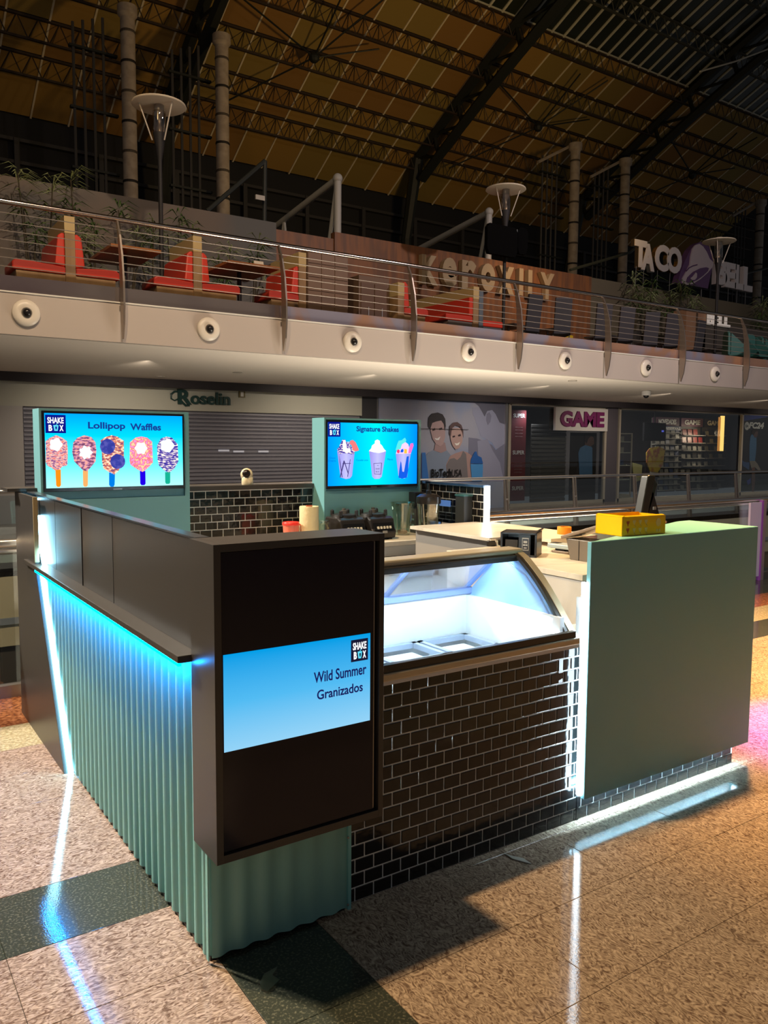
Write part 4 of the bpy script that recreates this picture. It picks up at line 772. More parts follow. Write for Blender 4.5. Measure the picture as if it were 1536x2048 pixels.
for k in range(4):
    T = Matrix.Translation((JX, JY, CT+.042)) @ Matrix.Rotation(k*math.pi/2+.4, 4, 'Z') @ Matrix.Rotation(.35, 4, 'Y'); B(0, -.006, 0, .032, .006, .002, T).build('blade', STEEL, t)
t = sit('sauce_dispenser', 2.465, 2.19, CT, 'tall clear dispenser with a black pump lid in front of the tiled right wall', 'dispenser')
DX, DY = 2.466, 2.19
MB().lathe([(.001, .004), (.060, 0), (.062, .006), (.064, .03), (.080, .235), (.078, .235), (.060, .03), (.001, .02)], (DX, DY, CT), 28).build('cup', CG, t, smooth=True)
for k in range(6):
    a = k*math.pi/3; MB().tube([(DX+.057*math.cos(a), DY+.057*math.sin(a), CT+.02), (DX+.072*math.cos(a), DY+.072*math.sin(a), CT+.225)], .004, 6).build('rib', CG, t)
MB().lathe([(.083, .228), (.085, .236), (.083, .275), (.060, .290), (.030, .295), (.001, .297)], (DX, DY, CT), 28).build('lid', mat('lid_black', (.025, .022, .022), .25), t, smooth=True)
MB().lathe([(.020, .293), (.018, .315), (.008, .32), (.008, .345), (.005, .365), (.001, .366)], (DX, DY, CT), 14).build('pump', BLACKP, t, smooth=True)
MB().tube([(DX, DY, CT+.29), (DX, DY, CT+.05)], .006, 8).build('dip_tube', mat('tube_brown', (.16, .12, .08), .4), t)
t = sit('grinder', 2.56, 2.44, CT, 'tall dark machine with a black square top between jug and dispenser', 'machine')
B(2.515, 2.40, CT, 2.60, 2.47, CT+.19).build('body', mat('machine_grey', (.055, .055, .055), .4), t, bevel=.004); B(2.505, 2.395, CT+.19, 2.605, 2.475, CT+.29).build('hopper', BLACKP, t, bevel=.003)
for z in (.05, .09, .13): B(2.513, 2.42, CT+z, 2.516, 2.45, CT+z+.012).build('button', STEEL, t)
t = sit('cup_rack', 2.735, 2.32, .912, 'clear wall rack for cup lids with blue tape strips, on the tiled right wall', 'rack')
RK = glass('rack_clear', (.80, .84, .88), .12)
for y_ in (2.20, 2.28, 2.36, 2.44): B(2.675, y_, .935, 2.750, y_+.004, 1.150).build('divider', RK, t)
for z_ in (.935, 1.035, 1.135): B(2.675, 2.20, z_, 2.750, 2.444, z_+.005).build('shelf', RK, t)
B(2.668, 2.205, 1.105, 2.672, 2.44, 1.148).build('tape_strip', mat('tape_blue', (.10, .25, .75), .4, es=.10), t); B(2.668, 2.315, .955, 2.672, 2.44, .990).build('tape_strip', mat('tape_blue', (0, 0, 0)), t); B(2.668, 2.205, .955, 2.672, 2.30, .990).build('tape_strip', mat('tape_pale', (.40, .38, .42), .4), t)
MB().prism([(2.19, .912), (2.45, .912), (2.45, .935), (2.19, .935)], 'x', 2.675, 2.750).build('base', mat('rack_base', (.16, .17, .19), .4), t)
t = sit('straw_bin', 2.715, 2.11, .912, 'tall dark grey bin at the front end of the tiled right wall', 'bin')
B(2.675, 2.065, .912, 2.752, 2.160, 1.19).build('body', mat('bin_grey', (.045, .05, .055), .4), t, bevel=.004); B(2.672, 2.062, 1.185, 2.755, 2.163, 1.197).build('rim', mat('rim_teal', (.05, .16, .18), .4), t)
# napkin / cup-sleeve dispenser
t = sit('napkin_dispenser', 2.03, .95, .966, 'black open-fronted counter dispenser with a small white emblem', 'dispenser')
NB = mat('dispenser_black', (.022, .018, .015), .3)
p0 = (1.968,0.922); p1 = (2.079,0.769); ux = Vector((p1[0]-p0[0], p1[1]-p0[1], 0)); W_ = ux.length; ux.normalize(); uy = Vector((-ux.y, ux.x, 0))
T = Matrix((ux, uy, Vector((0, 0, 1)))).transposed().to_4x4(); T.translation = (p0[0], p0[1], .966)
hh = .125
B(W_-.012, 0, 0, W_, .16, hh, T).build('side', NB, t, bevel=.002); B(0, 0, 0, .012, .16, hh, T).build('side', NB, t, bevel=.002)
B(0, 0, hh-.008, W_, .16, hh, T).build('top', NB, t); B(0, .148, 0, W_, .16, hh, T).build('back', NB, t); B(0, 0, 0, W_, .16, .012, T).build('base', NB, t)
B(.02, .03, .012, W_*.45, .14, .085, T).build('napkin_stack', mat('napkin_brown', (.10, .08, .06), .6), t); B(W_*.5, .004, .012, W_*.82, .03, hh-.01, T).build('front_plate', NB, t)
B(W_*.60, -.001, .035, W_*.78, .004, .10, T).build('emblem_frame', mat('emblem_white', (.5, .48, .44), .5), t); B(W_*.615, -.003, .040, W_*.765, .001, .095, T).build('emblem_field', BLACKP, t)
for q in ((.64, .074, .74, .086), (.63, .060, .69, .068), (.70, .060, .75, .068), (.65, .046, .73, .052)): B(W_*q[0], -.005, q[1], W_*q[2], -.002, q[3], T).build('emblem_mark', mat('emblem_white', (0, 0, 0)), t)
t = sit('cup_sleeve_holder', 2.18, 1.20, .966, 'rounded white-rimmed black slots set into the end of the raised bar', 'holder')
for i, (a, b_) in enumerate(([(2.171,1.003),(2.226,0.907)], [(2.258,1.003),(2.315,0.901)])):
    B(a[0], 1.235, .966, b_[0], 1.262, a[1]-.004).build('slot', NB, t, bevel=.006); MB().tube([(b_[0], 1.232, .97), (b_[0], 1.232, a[1]-.02), (b_[0]-.012, 1.232, a[1]), (a[0]+.005, 1.232, a[1]+.002)], .005, 8).build('rim', mat('rim_cream', (.6, .55, .48), .4), t, smooth=True)
# till printer and card tray
t = sit('receipt_printer', 2.25, .62, .966, 'grey wedge-shaped till printer with slanted lid beside the mint panel', 'printer')
PG = mat('printer_taupe', (.16, .13, .10), .4)
p0 = (2.186,0.641); p1 = (2.189,0.538); ux = Vector((p1[0]-p0[0], p1[1]-p0[1], 0)).normalized(); uy = Vector((-ux.y, ux.x, 0))
T = Matrix((ux, uy, Vector((0, 0, 1)))).transposed().to_4x4(); T.translation = (p0[0], p0[1], .966)
MB().prism([(0, 0), (.20, 0), (.24, .105), (-.03, .105)], 'y', 0, .12, T).build('body', PG, t, bevel=.003)
T2 = T @ Matrix.Translation((-.055, 0, .100)) @ Matrix.Rotation(math.radians(-18), 4, 'Y')
B(0, -.01, 0, .30, .15, .016, T2).build('lid', mat('printer_lid', (.24, .18, .13), .35), t, bevel=.004)
B(.055, -.002, .002, .058, .0, .10, T).build('seam', BLACKP, t)
t = sit('card_terminal', 2.14, .68, .966, 'pale blue-grey card terminal lying left of the till printer', 'card reader')
p0 = (2.302,0.915); p1 = (2.315,0.768); ux = Vector((p1[0]-p0[0], p1[1]-p0[1], 0)); W_ = ux.length; ux.normalize(); uy = Vector((-ux.y, ux.x, 0))
T = Matrix((ux, uy, Vector((0, 0, 1)))).transposed().to_4x4(); T.translation = (p0[0], p0[1], .967)
B(.03, 0, 0, W_, .08, .012, T).build('base', mat('terminal_brown', (.20, .14, .09), .4), t, bevel=.003); B(0, .0, .022, W_, .09, .046, T).build('body', mat('terminal_grey', (.36, .44, .45), .35), t, bevel=.005); B(.04, .02, .012, .10, .07, .022, T).build('stem', BLACKP, t)
B(.0, .03, .044, .045, .07, .048, T).build('card_slot', BLACKP, t)
t = sit('tape_roll', 2.72, 1.19, 1.012, 'small orange roll of tape on the raised bar', 'tape roll')
MB().lathe([(.026, 0), (.041, 0), (.042, .002), (.042, .042), (.041, .044), (.026, .044), (.026, .0)], (2.716,1.181)+(1.012,), 28).build('tape', mat('tape_orange', (.85, .30, .02), .4), t, smooth=True)
q = [(2.647,1.338),(2.804,1.444)]
o = MB().tube([(q[0][0], q[0][1], 1.017), (q[1][0], q[1][1], 1.017)], .0045, 8).build('pen', BLACKP); tag(o, 'dark pen lying on the raised bar left of the tape roll', 'pen')
# yellow sweet box
t = sit('sweet_box', 1.97, .09, 1.164, 'yellow cardboard sweets box standing on top of the mint panel', 'box')
YB = mat('yellow_card', (.90, .52, .005), .35); q = [(1.836,0.035),(2.099,0.018),(1.801,0.163)]
ux = Vector((q[1][0]-q[0][0], q[1][1]-q[0][1], 0)); W_ = ux.length; ux.normalize(); uy = Vector((-ux.y, ux.x, 0)); D_ = .15
T = Matrix((ux, uy, Vector((0, 0, 1)))).transposed().to_4x4(); T.translation = (q[0][0], q[0][1], 1.1645); H_ = .080
b = MB()
for r in ((0, 0, 0, W_, .002, H_), (0, D_-.002, 0, W_, D_, H_+.004), (0, 0, 0, .002, D_, H_), (W_-.002, 0, 0, W_, D_, H_), (0, 0, 0, W_, D_, .003)): b.box(*r, T)
b.build('carton', YB, t)
B(.002, .002, H_-.012, W_*.55, D_*.92, H_-.010, T).build('inner_flap', YB, t)
B(0, .0, 0, W_*.98, .016, .0015, T @ Matrix.Translation((0, 0, H_)) @ Matrix.Rotation(.2, 4, 'X')).build('front_flap', YB, t); B(0, 0, 0, .015, D_, .0015, T @ Matrix.Translation((0, 0, H_)) @ Matrix.Rotation(-.35, 4, 'Y')).build('side_flap', YB, t)
LP = mat('lolly_print', (.80, .58, .22), .5); RP = mat('red_print', (.45, .08, .02), .5)
for i in range(3):
    for j in range(2):
        cx, cz = W_*(.27+.135*i), H_*(.30+.42*j); MB().prism([(cx+a*.010, cz+c*.010) for a, c in ((0, -1.2), (.9, .1), (.8, .9), (0, .7), (-.8, .9), (-.9, .1))], 'y', -.0012, -.0002, T).build('printed_lolly', LP, t)
        MB().prism([(cx-.001, cz-.010), (cx+.008, cz-.020), (cx+.010, cz-.019), (cx+.002, cz-.009)], 'y', -.0010, -.0002, T).build('printed_stick', mat('stick_print', (.55, .38, .10), .5), t)
for j in (.28, .66): MB().prism([(W_*.13+a*.009, H_*j+c*.010) for a, c in ((-1, 1), (1, 1), (.7, 0), (.25, -.4), (.1, -1.1), (-.2, -1.1), (-.3, -.3), (-.8, 0))], 'y', -.0012, -.0002, T).build('printed_mark', RP, t)
for (a, c, r, m_) in ((.83, .64, .016, LP), (.83, .60, .010, RP), (.80, .20, .006, LP), (.86, .20, .006, LP)): MB().prism([(W_*a+r*math.cos(k*.785), H_*c+r*1.15*math.sin(k*.785)) for k in range(8)], 'y', -.0012-r*.02, -.0002, T).build('printed_patch', m_, t)
# till monitor seen edge-on
t = sit('till_monitor', 2.86, .62, .966, 'till monitor on a metal stand seen edge-on above the yellow box', 'monitor')
a0, a1 = [(2.644,1.180),(2.715,1.386)]; b0 = (2.802,1.173)
MB().prism([(a0[0], a0[1]-.10), (a0[0]+.055, a0[1]-.10), (a1[0]+.062, a1[1]-.006), (a1[0]+.05, a1[1]), (a1[0]+.01, a1[1]), (a1[0], a1[1]-.006)], 'y', .59, .64).build('housing', mat('monitor_olive', (.018, .018, .014), .35), t, bevel=.006)
MB().prism([(a0[0]+.055, a0[1]-.09), (a0[0]+.075, a0[1]-.06), (a1[0]+.095, a1[1]-.05), (a1[0]+.06, a1[1]-.01)], 'y', .60, .63).build('rear_shell', mat('monitor_green_black', (.014, .024, .020), .3), t, bevel=.006)
MB().prism([(a0[0]+.06, 1.10), (a0[0]+.13, 1.10), (a0[0]+.19, 1.16), (a0[0]+.13, 1.29), (a0[0]+.09, 1.29)], 'y', .60, .63).build('neck', BLACKP, t)
MB().tube([(a0[0]+.12, .64, 1.28), (a0[0]+.26, .64, 1.13), (a0[0]+.30, .64, 1.12)], .007, 8).build('stay', DSTEEL, t)
B(a0[0]-.02, .52, .966, a0[0]+.22, .76, .985).build('foot', BLACKP, t); B(a0[0]+.06, .60, .985, a0[0]+.12, .68, 1.12).build('stem', BLACKP, t)
B(a0[0]-.0, .495, a0[1]+.03, a0[0]+.02, .502, a0[1]+.045).build('port_label', STEEL, t)
# scraps on the floor
t = thing('paper_scrap', (1.2, -.06, 0), 'small torn pale scrap on the floor beside the tiled front', 'litter')
q = [(1.164,-0.011),(1.173,-0.039),(1.198,-0.077),(1.196,-0.124),(1.184,-0.103),(1.162,-0.058)]
o = MB().prism(q, 'z', .001, .004).build('scrap', mat('scrap_grey', (.45, .42, .34), .6), t)
t = thing('clear_wrapper', (.1, -.17, 0), 'crumpled clear wrapper on the dark slab at the kiosk corner', 'litter')
q = [(0.073,-0.176),(0.100,-0.147),(0.149,-0.139),(0.118,-0.165),(0.127,-0.196),(0.075,-0.221),(0.065,-0.201)]
MB().prism(q, 'z', .001, .008).build('film', glass('wrapper_film', (.75, .75, .72), .25, (1, .9, .8), .2), t)
# ================================================================ THE UPPER DECK
DK = 3.31
dk = thing('trim_2', (9, 8.4, 2.8), kind='structure')
MB().box(-14, 8.40, 2.805, 45, 8.46, 3.312).build('fascia', FASC, dk)
MB().box(-14, 8.385, 3.295, 45, 8.40, 3.312).build('drip_edge', mat('edge_pale', (.62, .60, .55), .4), dk)
for x in [.2+2.285*k for k in range(-3, 18)]: B(x+2.04, 8.3985, 2.81, x+2.045, 8.4005, 3.29).build('fascia_joint', mat('joint_grey', (.25, .23, .21), .7), dk)
dk2 = thing('trim_3', (9, 8.44, 3.3), kind='structure')
sk = [mat('skirt_plain', (.34, .28, .26), .16, .75, noise=(.7, (.24, .18, .19), .40, .60, (1, 1, 1), 2)), mat('skirt_colour', (.46, .42, .52), .16, .65, noise=(.9, (.62, .34, .22), .44, .56, (1, 1, 1), 3, .8))]
for k in range(-4, 18):
    x = -.045+2.285*k; B(x+.004, 8.42, DK, x+2.281, 8.435, 3.497).build('skirt_panel', sk[0 if k < 2 else 1], dk2)
MB().box(-14, 8.43, 3.0, 45, 24, DK).build('deck_slab', mat('deck_brown', (.10, .065, .045), .5), dk2)
# railing
rl = thing('deck_railing', (9, 8.4, DK), 'long stainless railing with wires and curved blade posts along the upper deck edge', 'railing')
MB().tube([(-4, 8.5, 4.365), (44, 8.5, 4.365)], .033, 14).build('handrail', mat('rail_bronze_steel', (.72, .60, .52), .18, 1.0), rl, smooth=True)
WR = mat('wire_steel', (.26, .22, .19), .5, .5)
for k in range(7): MB().tube([(-4, 8.43, 3.60+.103*k), (44, 8.43, 3.60+.103*k)], .0055, 5).build('wire', WR, rl)
for k in range(-1, 18):
    x = 2.235+2.288*k
    po = [(8.51, 4.345), (8.47, 4.345), (8.37, 4.15), (8.29, 3.88), (8.245, 3.55), (8.24, 3.25), (8.27, 3.02), (8.33, 2.84), (8.345, 2.85), (8.375, 3.08), (8.385, 3.30), (8.385, 3.60), (8.40, 3.88), (8.445, 4.15)]
    MB().prism(po, 'x', x-.012, x+.012).build('blade_post', mat('blade_steel', (.36, .30, .25), .34, .85), rl, smooth=False)
    B(x-.02, 8.385, 3.20, x+.02, 8.42, 3.26).build('fixing', DSTEEL, rl)
# round air nozzles on the fascia
proto = thing('air_nozzle', (0, 0, 0), None, 'air nozzle', 'round nozzles along the deck fascia')
RT = Matrix.Rotation(math.pi/2, 4, 'X')
MB().lathe([(.001, .045), (.075, .045), (.090, .050), (.150, .030), (.158, .018), (.158, -.01), (.10, -.01)], (0, 0, 0), 36, RT).build('disc', mat('nozzle_cream', (.66, .60, .52), .35), proto, smooth=True)
MB().lathe([(.052, .040), (.055, .050), (.062, .052), (.064, .040)], (0, 0, 0), 24, RT).build('rim', mat('nozzle_rim', (.40, .36, .32), .3, .5), proto, smooth=True)
MB().ball((0, -.052, 0), .052, 20).build('ball', mat('nozzle_black', (.012, .010, .010), .25), proto, smooth='all')
ORD = ['first', 'second', 'third', 'fourth', 'fifth', 'sixth', 'seventh', 'eighth', 'ninth']
for k in range(7):
    place(proto, (1.10+2.302*k, 8.38, 3.066), 0, '%s round white air nozzle from the left, black centre, on the deck fascia' % ORD[k])
# ---- tall disc lamps
lp = thing('disc_lamp', (0, 0, 0), None, 'lamp', 'tall disc lamps on the deck')
POLE = mat('lamp_pole', (.022, .020, .020), .6)
MB().lathe([(.045, 0), (.04, .05), (.034, .2), (.034, 2.55), (.040, 2.60), (.095, 2.95), (.10, 2.98), (.085, 2.985)], (0, 0, 0), 18).build('pole', POLE, lp, smooth=True)
MB().lathe([(.001, 3.40), (.40, 3.385), (.412, 3.395), (.405, 3.41), (.12, 3.45), (.10, 3.49), (.001, 3.50)], (0, 0, 0), 40).build('disc', mat('lamp_disc_cream', (.80, .70, .55), .5), lp, smooth=True)
MB().lathe([(.085, 2.98), (.100, 3.02), (.100, 3.30), (.08, 3.30)], (0, 0, 0), 24).build('glass_cylinder', glass('lamp_glass', (.75, .68, .58), .14), lp, smooth=True)
MB().lathe([(.05, 2.98), (.055, 3.05), (.03, 3.10), (.035, 3.20), (.07, 3.25), (.08, 3.395)], (0, 0, 0), 16).build('burner', mat('burner_grey', (.34, .30, .26), .3, .6), lp, smooth=True)
for k in range(3):
    a = -1.2+k*2*math.pi/3; MB().tube([(.30*math.cos(a), .30*math.sin(a), 3.39), (.11*math.cos(a), .11*math.sin(a), 2.86)], .011, 6).build('strut', mat('strut_pale', (.62, .55, .46), .4), lp)
for k, (x, lb) in enumerate(((3.50, 'left tall lamp with cream disc top, behind the first deck booths'), (10.70, 'middle tall lamp with cream disc top, above black monitors'), (18.02, 'right tall lamp with cream disc, in front of the purple bell sign'))):
    place(lp, (x, 10.5, DK), .3*k, lb)
# monitors strapped to the middle lamp
for x0, x1, z0, z1, ry, lb in (((10.038,5.387)[0], (10.847,5.497)[0], (10.440,5.323)[1], (10.425,5.912)[1], .25, 'black monitor back on the middle lamp pole, larger left one'), ((11.138,5.583)[0], (11.424,5.622)[0], (11.225,5.513)[1], (11.282,6.054)[1], 0, 'thin tilted monitor on the right of the middle lamp pole')):
    t = thing('pole_monitor', ((x0+x1)/2, 10.35 if ry else 10.6, z0), lb, 'monitor'); y_ = 10.28 if ry else 10.58
    MB().prism([(x0+.05, z0), (x1-.05, z0), (x1, z0+.12), (x1, z1-.08), (x1-.06, z1), (x0+.06, z1), (x0, z1-.08), (x0, z0+.12)], 'y', y_, y_+.09).build('case', mat('pole_monitor_black', (.002, .002, .002), .9, spec=.1), t)
    B((x0+x1)/2-.03, y_+.09, (z0+z1)/2-.05, (x0+x1)/2+.03, y_+.14, (z0+z1)/2+.05).build('bracket', BLACKP, t)
    if not ry: B(x0-.04, y_-.01, z0+.1, x0-.02, y_+.02, z1-.06).build('bright_edge', STEEL, t)
# ---- booths
OAK = mat('booth_oak', (.34, .205, .095), .5, noise=(5, (.26, .15, .065), .4, .6, (1, 1, .1), 4)); OAKL = mat('booth_oak_pale', (.52, .38, .17), .5)
RED = mat('booth_red', (.62, .045, .022), .38)
def booth(xc, left, right, label, depth=1.0, zt=4.55, y0=9.45):
    t = thing('dining_booth', (xc, y0, DK), label, 'booth seat', 'red booths behind the railing')
    w = .065; y1 = y0+depth
    B(xc-w, y0, DK, xc+w, y1, zt).build('divider', OAK, t); B(xc-w-.004, y0-.004, zt-.22, xc+w+.001, y1, zt+.004).build('divider_cap', OAKL, t)
    for s, L_ in ((-1, left), (1, right)):
        if not L_: continue
        a = xc+s*w
        MB().prism([(a, DK), (a+s*(L_-.06), DK), (a+s*(L_-.02), DK+.47), (a, DK+.47)], 'y', y0+.02, y0+.6).build('base', OAK, t)
        MB().prism([(a, DK+.47), (a+s*(L_+.03), DK+.47), (a+s*(L_+.03), DK+.57), (a+s*(L_-.03), DK+.61), (a, DK+.57)], 'y', y0-.01, y0+.55).build('seat_cushion', RED, t, bevel=.02)
        MB().prism([(a, DK+.57), (a+s*.13, DK+.60), (a+s*.09, DK+.98), (a+s*.04, DK+1.02), (a, DK+1.02)], 'y', y0+.01, y1).build('back_cushion', RED, t, bevel=.02)
    return t
def table(x0, x1, label, y0=9.12, y1=10.3):
    t = thing('booth_table', ((x0+x1)/2, y0, DK), label, 'table', 'brown tables between the booths')
    B(x0, y0, DK+.85, x1, y1, DK+.89).build('tabletop', mat('table_wood', (.34, .13, .040), .3, noise=(4, (.25, .09, .03), .4, .6, (.3, 1, 1), 3)), t)
    MB().tube([((x0+x1)/2, y0+.55, DK+.02), ((x0+x1)/2, y0+.55, DK+.85)], .035, 10).build('leg', BLACKP, t); B((x0+x1)/2-.25, y0+.3, DK, (x0+x1)/2+.25, y0+.8, DK+.02).build('foot', BLACKP, t)
    return t
booth(1.88, .64, .56, 'double red booth seat with oak divider, second nozzle bay, nearest the left edge')
booth(3.68, .57, .58, 'double red booth seat with oak divider below the left tall lamp')
booth(5.43, .50, 0, 'single red booth seat with its back to the brown partition block')
table(.12, .95, 'brown table at the far left edge of the deck'); table(2.33, 3.02, 'brown table between the first and second booths'); table(4.02, 4.86, 'brown table between the second and third booths')
t = thing('menu_stand', (4.55, 9.5, DK+.89), 'small cream card standing on the table below the palms', 'card')
MB().prism([(9.36, DK+.891), (9.44, DK+.891), (9.40, DK+1.0)], 'x', 4.56, 4.72).build('card', mat('card_cream', (.6, .52, .42), .5), t)
WB = thing('partition_block', (5.9, 9.6, DK), 'tall brown panelled partition block between the booths', 'partition')
WOODP = mat('partition_brown', (.15, .088, .055), .5)
B(5.52, 9.45, DK, 6.28, 10.9, 4.62).build('core', WOODP, WB)
for r in range(6):
    for c in range(3): B(5.53+.25*c, 9.440, DK+.03+.215*r, 5.53+.25*c+.236, 9.455, DK+.03+.215*r+.200).build('panel', mat('partition_panel', (.19, .115, .075), .45), WB)
WB2 = thing('partition_block', (6.9, 9.6, DK), 'dark brown cupboard block right of the pipe opening', 'partition')
B(6.62, 9.65, DK, 7.24, 10.9, 4.38).build('core', WOODP, WB2)
for i in range(2):
    B(6.66+.28*i, 9.635, DK+.15, 6.66+.28*i+.26, 9.652, DK+.95).build('door', mat('partition_door', (.12, .062, .034), .45), WB2)
    B(6.80+.28*i, 9.625, DK+.35, 6.815+.28*i, 9.636, DK+.55).build('handle', STEEL, WB2)
t = thing('wall_pipe', (6.5, 11, 4.3), 'short white bent pipe in the opening between the partition blocks', 'pipe')
MB().tube([(6.62, 10.4, 4.52), (6.50, 10.4, 4.55), (6.45, 10.4, 4.50), (6.45, 10.4, 4.38)], .035, 8).build('pipe', WHITE, t, smooth=True)
t = booth(9.06, .0, .0, 'long red booth seat along an oak divider in front of the wooden sign wall', depth=2.3, zt=4.42)
for y0, y1, x0, x1, z0, z1 in ((9.45, 11.6, 8.90, 8.995, 3.88, 4.22),): B(x0, y0, z0, x1, y1, z1).build('back_cushion', RED, t, bevel=.02)
B(8.35, 9.45, DK+.46, 8.99, 9.95, DK+.57).build('seat_cushion', RED, t, bevel=.02); B(8.42, 9.47, DK, 8.99, 9.95, DK+.46).build('base', mat('booth_grey', (.16, .13, .12), .5), t)
t = booth(7.36, 0, .50, 'narrow red booth seat left of the wooden lettering', zt=4.30)
t = thing('low_red_bench', (9.55, 9.6, DK), 'short red bench with grey end beside the black chairs', 'bench')
B(9.28, 9.50, DK+.42, 9.78, 10.2, DK+.54).build('cushion', RED, t, bevel=.02); B(9.30, 9.52, DK, 9.76, 10.2, DK+.42).build('base', mat('bench_grey', (.12, .13, .15), .5), t); B(9.16, 9.48, DK, 9.26, 9.62, 4.36).build('end_post', mat('post_blue_grey', (.17, .20, .23), .35, .4), t)
# ---- wall behind the booths
wb = thing('wall_upper', (9, 13, DK), kind='structure')
B(-6, 13.0, DK, 6.75, 13.15, 5.98).build('planter_wall', mat('planter_wall_grey', (.15, .145, .135), .7, noise=(.6, (.19, .15, .12), .4, .6)), wb)
WOODW = mat('sign_wall_wood', (.27, .105, .035), .5, noise=(7, (.17, .075, .035), .4, .6, (1, 1, .12), 4))
B(6.75, 13.02, DK, 8.12, 13.2, 5.86).build('wood_wall', WOODW, wb); B(8.12, 12.98, DK, 16.1, 13.15, 6.0).build('wood_wall', WOODW, wb)
B(16.1, 13.0, DK, 34, 13.15, 5.99).build('olive_wall', mat('olive_wall', (.15, .125, .080), .7), wb)
sg = thing('wooden_letter_sign', (12.6, 12.9, 5.1), 'big carved wooden lettering on the brown wall, first letter K', 'sign')
LW_ = mat('sign_letter_wood', (.42, .31, .18), .45)
LX = [(838, 870, 'K', 512, 575), (879, 908, 'e', 518, 572), (918, 946, 'r', 524, 580), (956, 984, 'o', 531, 583), (992, 1022, 'x', 537, 588), (1030, 1040, 'I', 543, 590), (1048, 1060, 'I', 546, 594), (1074, 1102, 'Y', 549, 600)]
LB = [[(10.331,5.460),(10.792,5.459)], [(10.923,5.486),(11.355,5.481)], [(11.506,5.499),(11.938,5.492)], [(12.095,5.499),(12.542,5.503)], [(12.671,5.506),(13.167,5.503)], [(13.334,5.522),(13.470,5.513)], [(13.641,5.520),(13.780,5.511)], [(14.059,5.517),(14.558,5.510)]]
for (p0, p1), ch in zip(LB, 'KeroxIIY'):
    text(ch, 'letter', LW_, sg, ((p0[0]+p1[0])/2, 12.90, (p0[1]+p1[1])/2+.02), p1[0]-p0[0], .66, .045, depth=.13)
# ---- white pipe frames behind the wall
PIPE = mat('pipe_cream', (.50, .48, .42), .45)
def pframe(x, label, zt, yb):
    t = thing('pipe_frame', (x, 13.6, 5.9), label, 'steel frame')
    MB().tube([(x, 13.5, zt), (x, yb, zt-.65)], .075, 10).build('beam', PIPE, t, smooth=True)
    MB().tube([(x, 13.5, zt+.02), (x, 13.52, 3.31)], .085, 10).build('post', PIPE, t, smooth=True)
    MB().ball((x, 13.5, zt), .11, 14).build('node', PIPE, t, smooth='all')
    ym = 13.5+(yb-13.5)*.5; zm = zt-.33
    for y2 in (ym-.35, ym+.55): MB().tube([(x, ym, zm), (x, y2, 5.2)], .035, 8).build('brace', PIPE, t, smooth=True)
    MB().tube([(x, 13.55, zt-.1), (x, 14.0, 5.5)], .045, 8).build('brace', PIPE, t, smooth=True)
pframe(8.5, 'cream tubular frame rising behind the wooden wall, left of the lettering', 7.30, 18.6); pframe(12.89, 'cream tubular frame rising behind the wooden wall, beside the middle lamp', 7.29, 19.0)
t = thing('pipe_frame', (6.0, 14.5, 5.9), 'dark thin frame with a small white notice left of the cream frames', 'steel frame')
DP = mat('pipe_dark', (.035, .04, .035), .5)
q = [(7.238,7.700),(7.158,6.639),(5.923,6.439)]
MB().tube([(q[0][0], 14.5, q[0][1]), (q[1][0], 14.5, 3.31)], .05, 8).build('post', DP, t, smooth=True); MB().tube([(q[0][0], 14.5, q[0][1]), (q[2][0], 14.6, q[2][1])], .05, 8).build('beam', DP, t, smooth=True)
q = [(6.909,6.879),(7.123,6.779)]; B(q[0][0], 14.28, q[1][1], q[1][0], 14.32, q[0][1]).build('notice', mat('notice_white', (.62, .58, .50), .5), t)
# ---- plants
LEAF = [mat('leaf_green', (.11, .19, .055), .5), mat('leaf_olive', (.19, .23, .09), .5), mat('leaf_pale', (.36, .42, .20), .5)]
def plant(x, y, z, h, s, label, n=26, kind=0, seed=0):
    rnd = random.Random(seed*7+int(x*10)); t = thing('palm_plant', (x, y, z), label, 'plant')
    MB().lathe([(.16, 0), (.20, .28), (.18, .30), (.001, .28)], (x, y, z-.30), 12).build('pot', mat('pot_dark', (.03, .025, .02), .6), t)
    for q in range(3):
        dx, dy = rnd.uniform(-.25, .25)*s, rnd.uniform(-.1, .1); top = (x+dx, y+dy, z+h*(.55+.25*q)); st = MB()
        st.tube([(x+dx*.2, y, z), ((x+top[0])/2, y+dy*.5, z+h*.3), top], [.02, .014, .010], 5).build('stem', mat('stem_brown', (.06, .045, .02), .7), t)
        mb = MB()
        for i in range(n//3*2):
            a = rnd.uniform(0, 6.283); L_ = s*rnd.uniform(.28, .52); up = rnd.uniform(-.3, .9); w = .020*s*rnd.uniform(.8, 1.4)
            d = Vector((math.cos(a), math.sin(a)*.8, 0)); sd = Vector((-d.y, d.x, 0)); o = Vector(top)+Vector((0, 0, rnd.uniform(-.25, .1)*s))
            p1 = o+d*L_*.45+Vector((0, 0, up*L_*.55)); p2 = o+d*L_+Vector((0, 0, up*L_*.55-L_*.25))
            mb.add([o, p1+sd*w, p1-sd*w, p2, p1+Vector((0, 0, .012))], [(0, 1, 4), (0, 4, 2), (1, 3, 4), (4, 3, 2)])
        mb.build('fronds', LEAF[(q+kind) % 3], t)
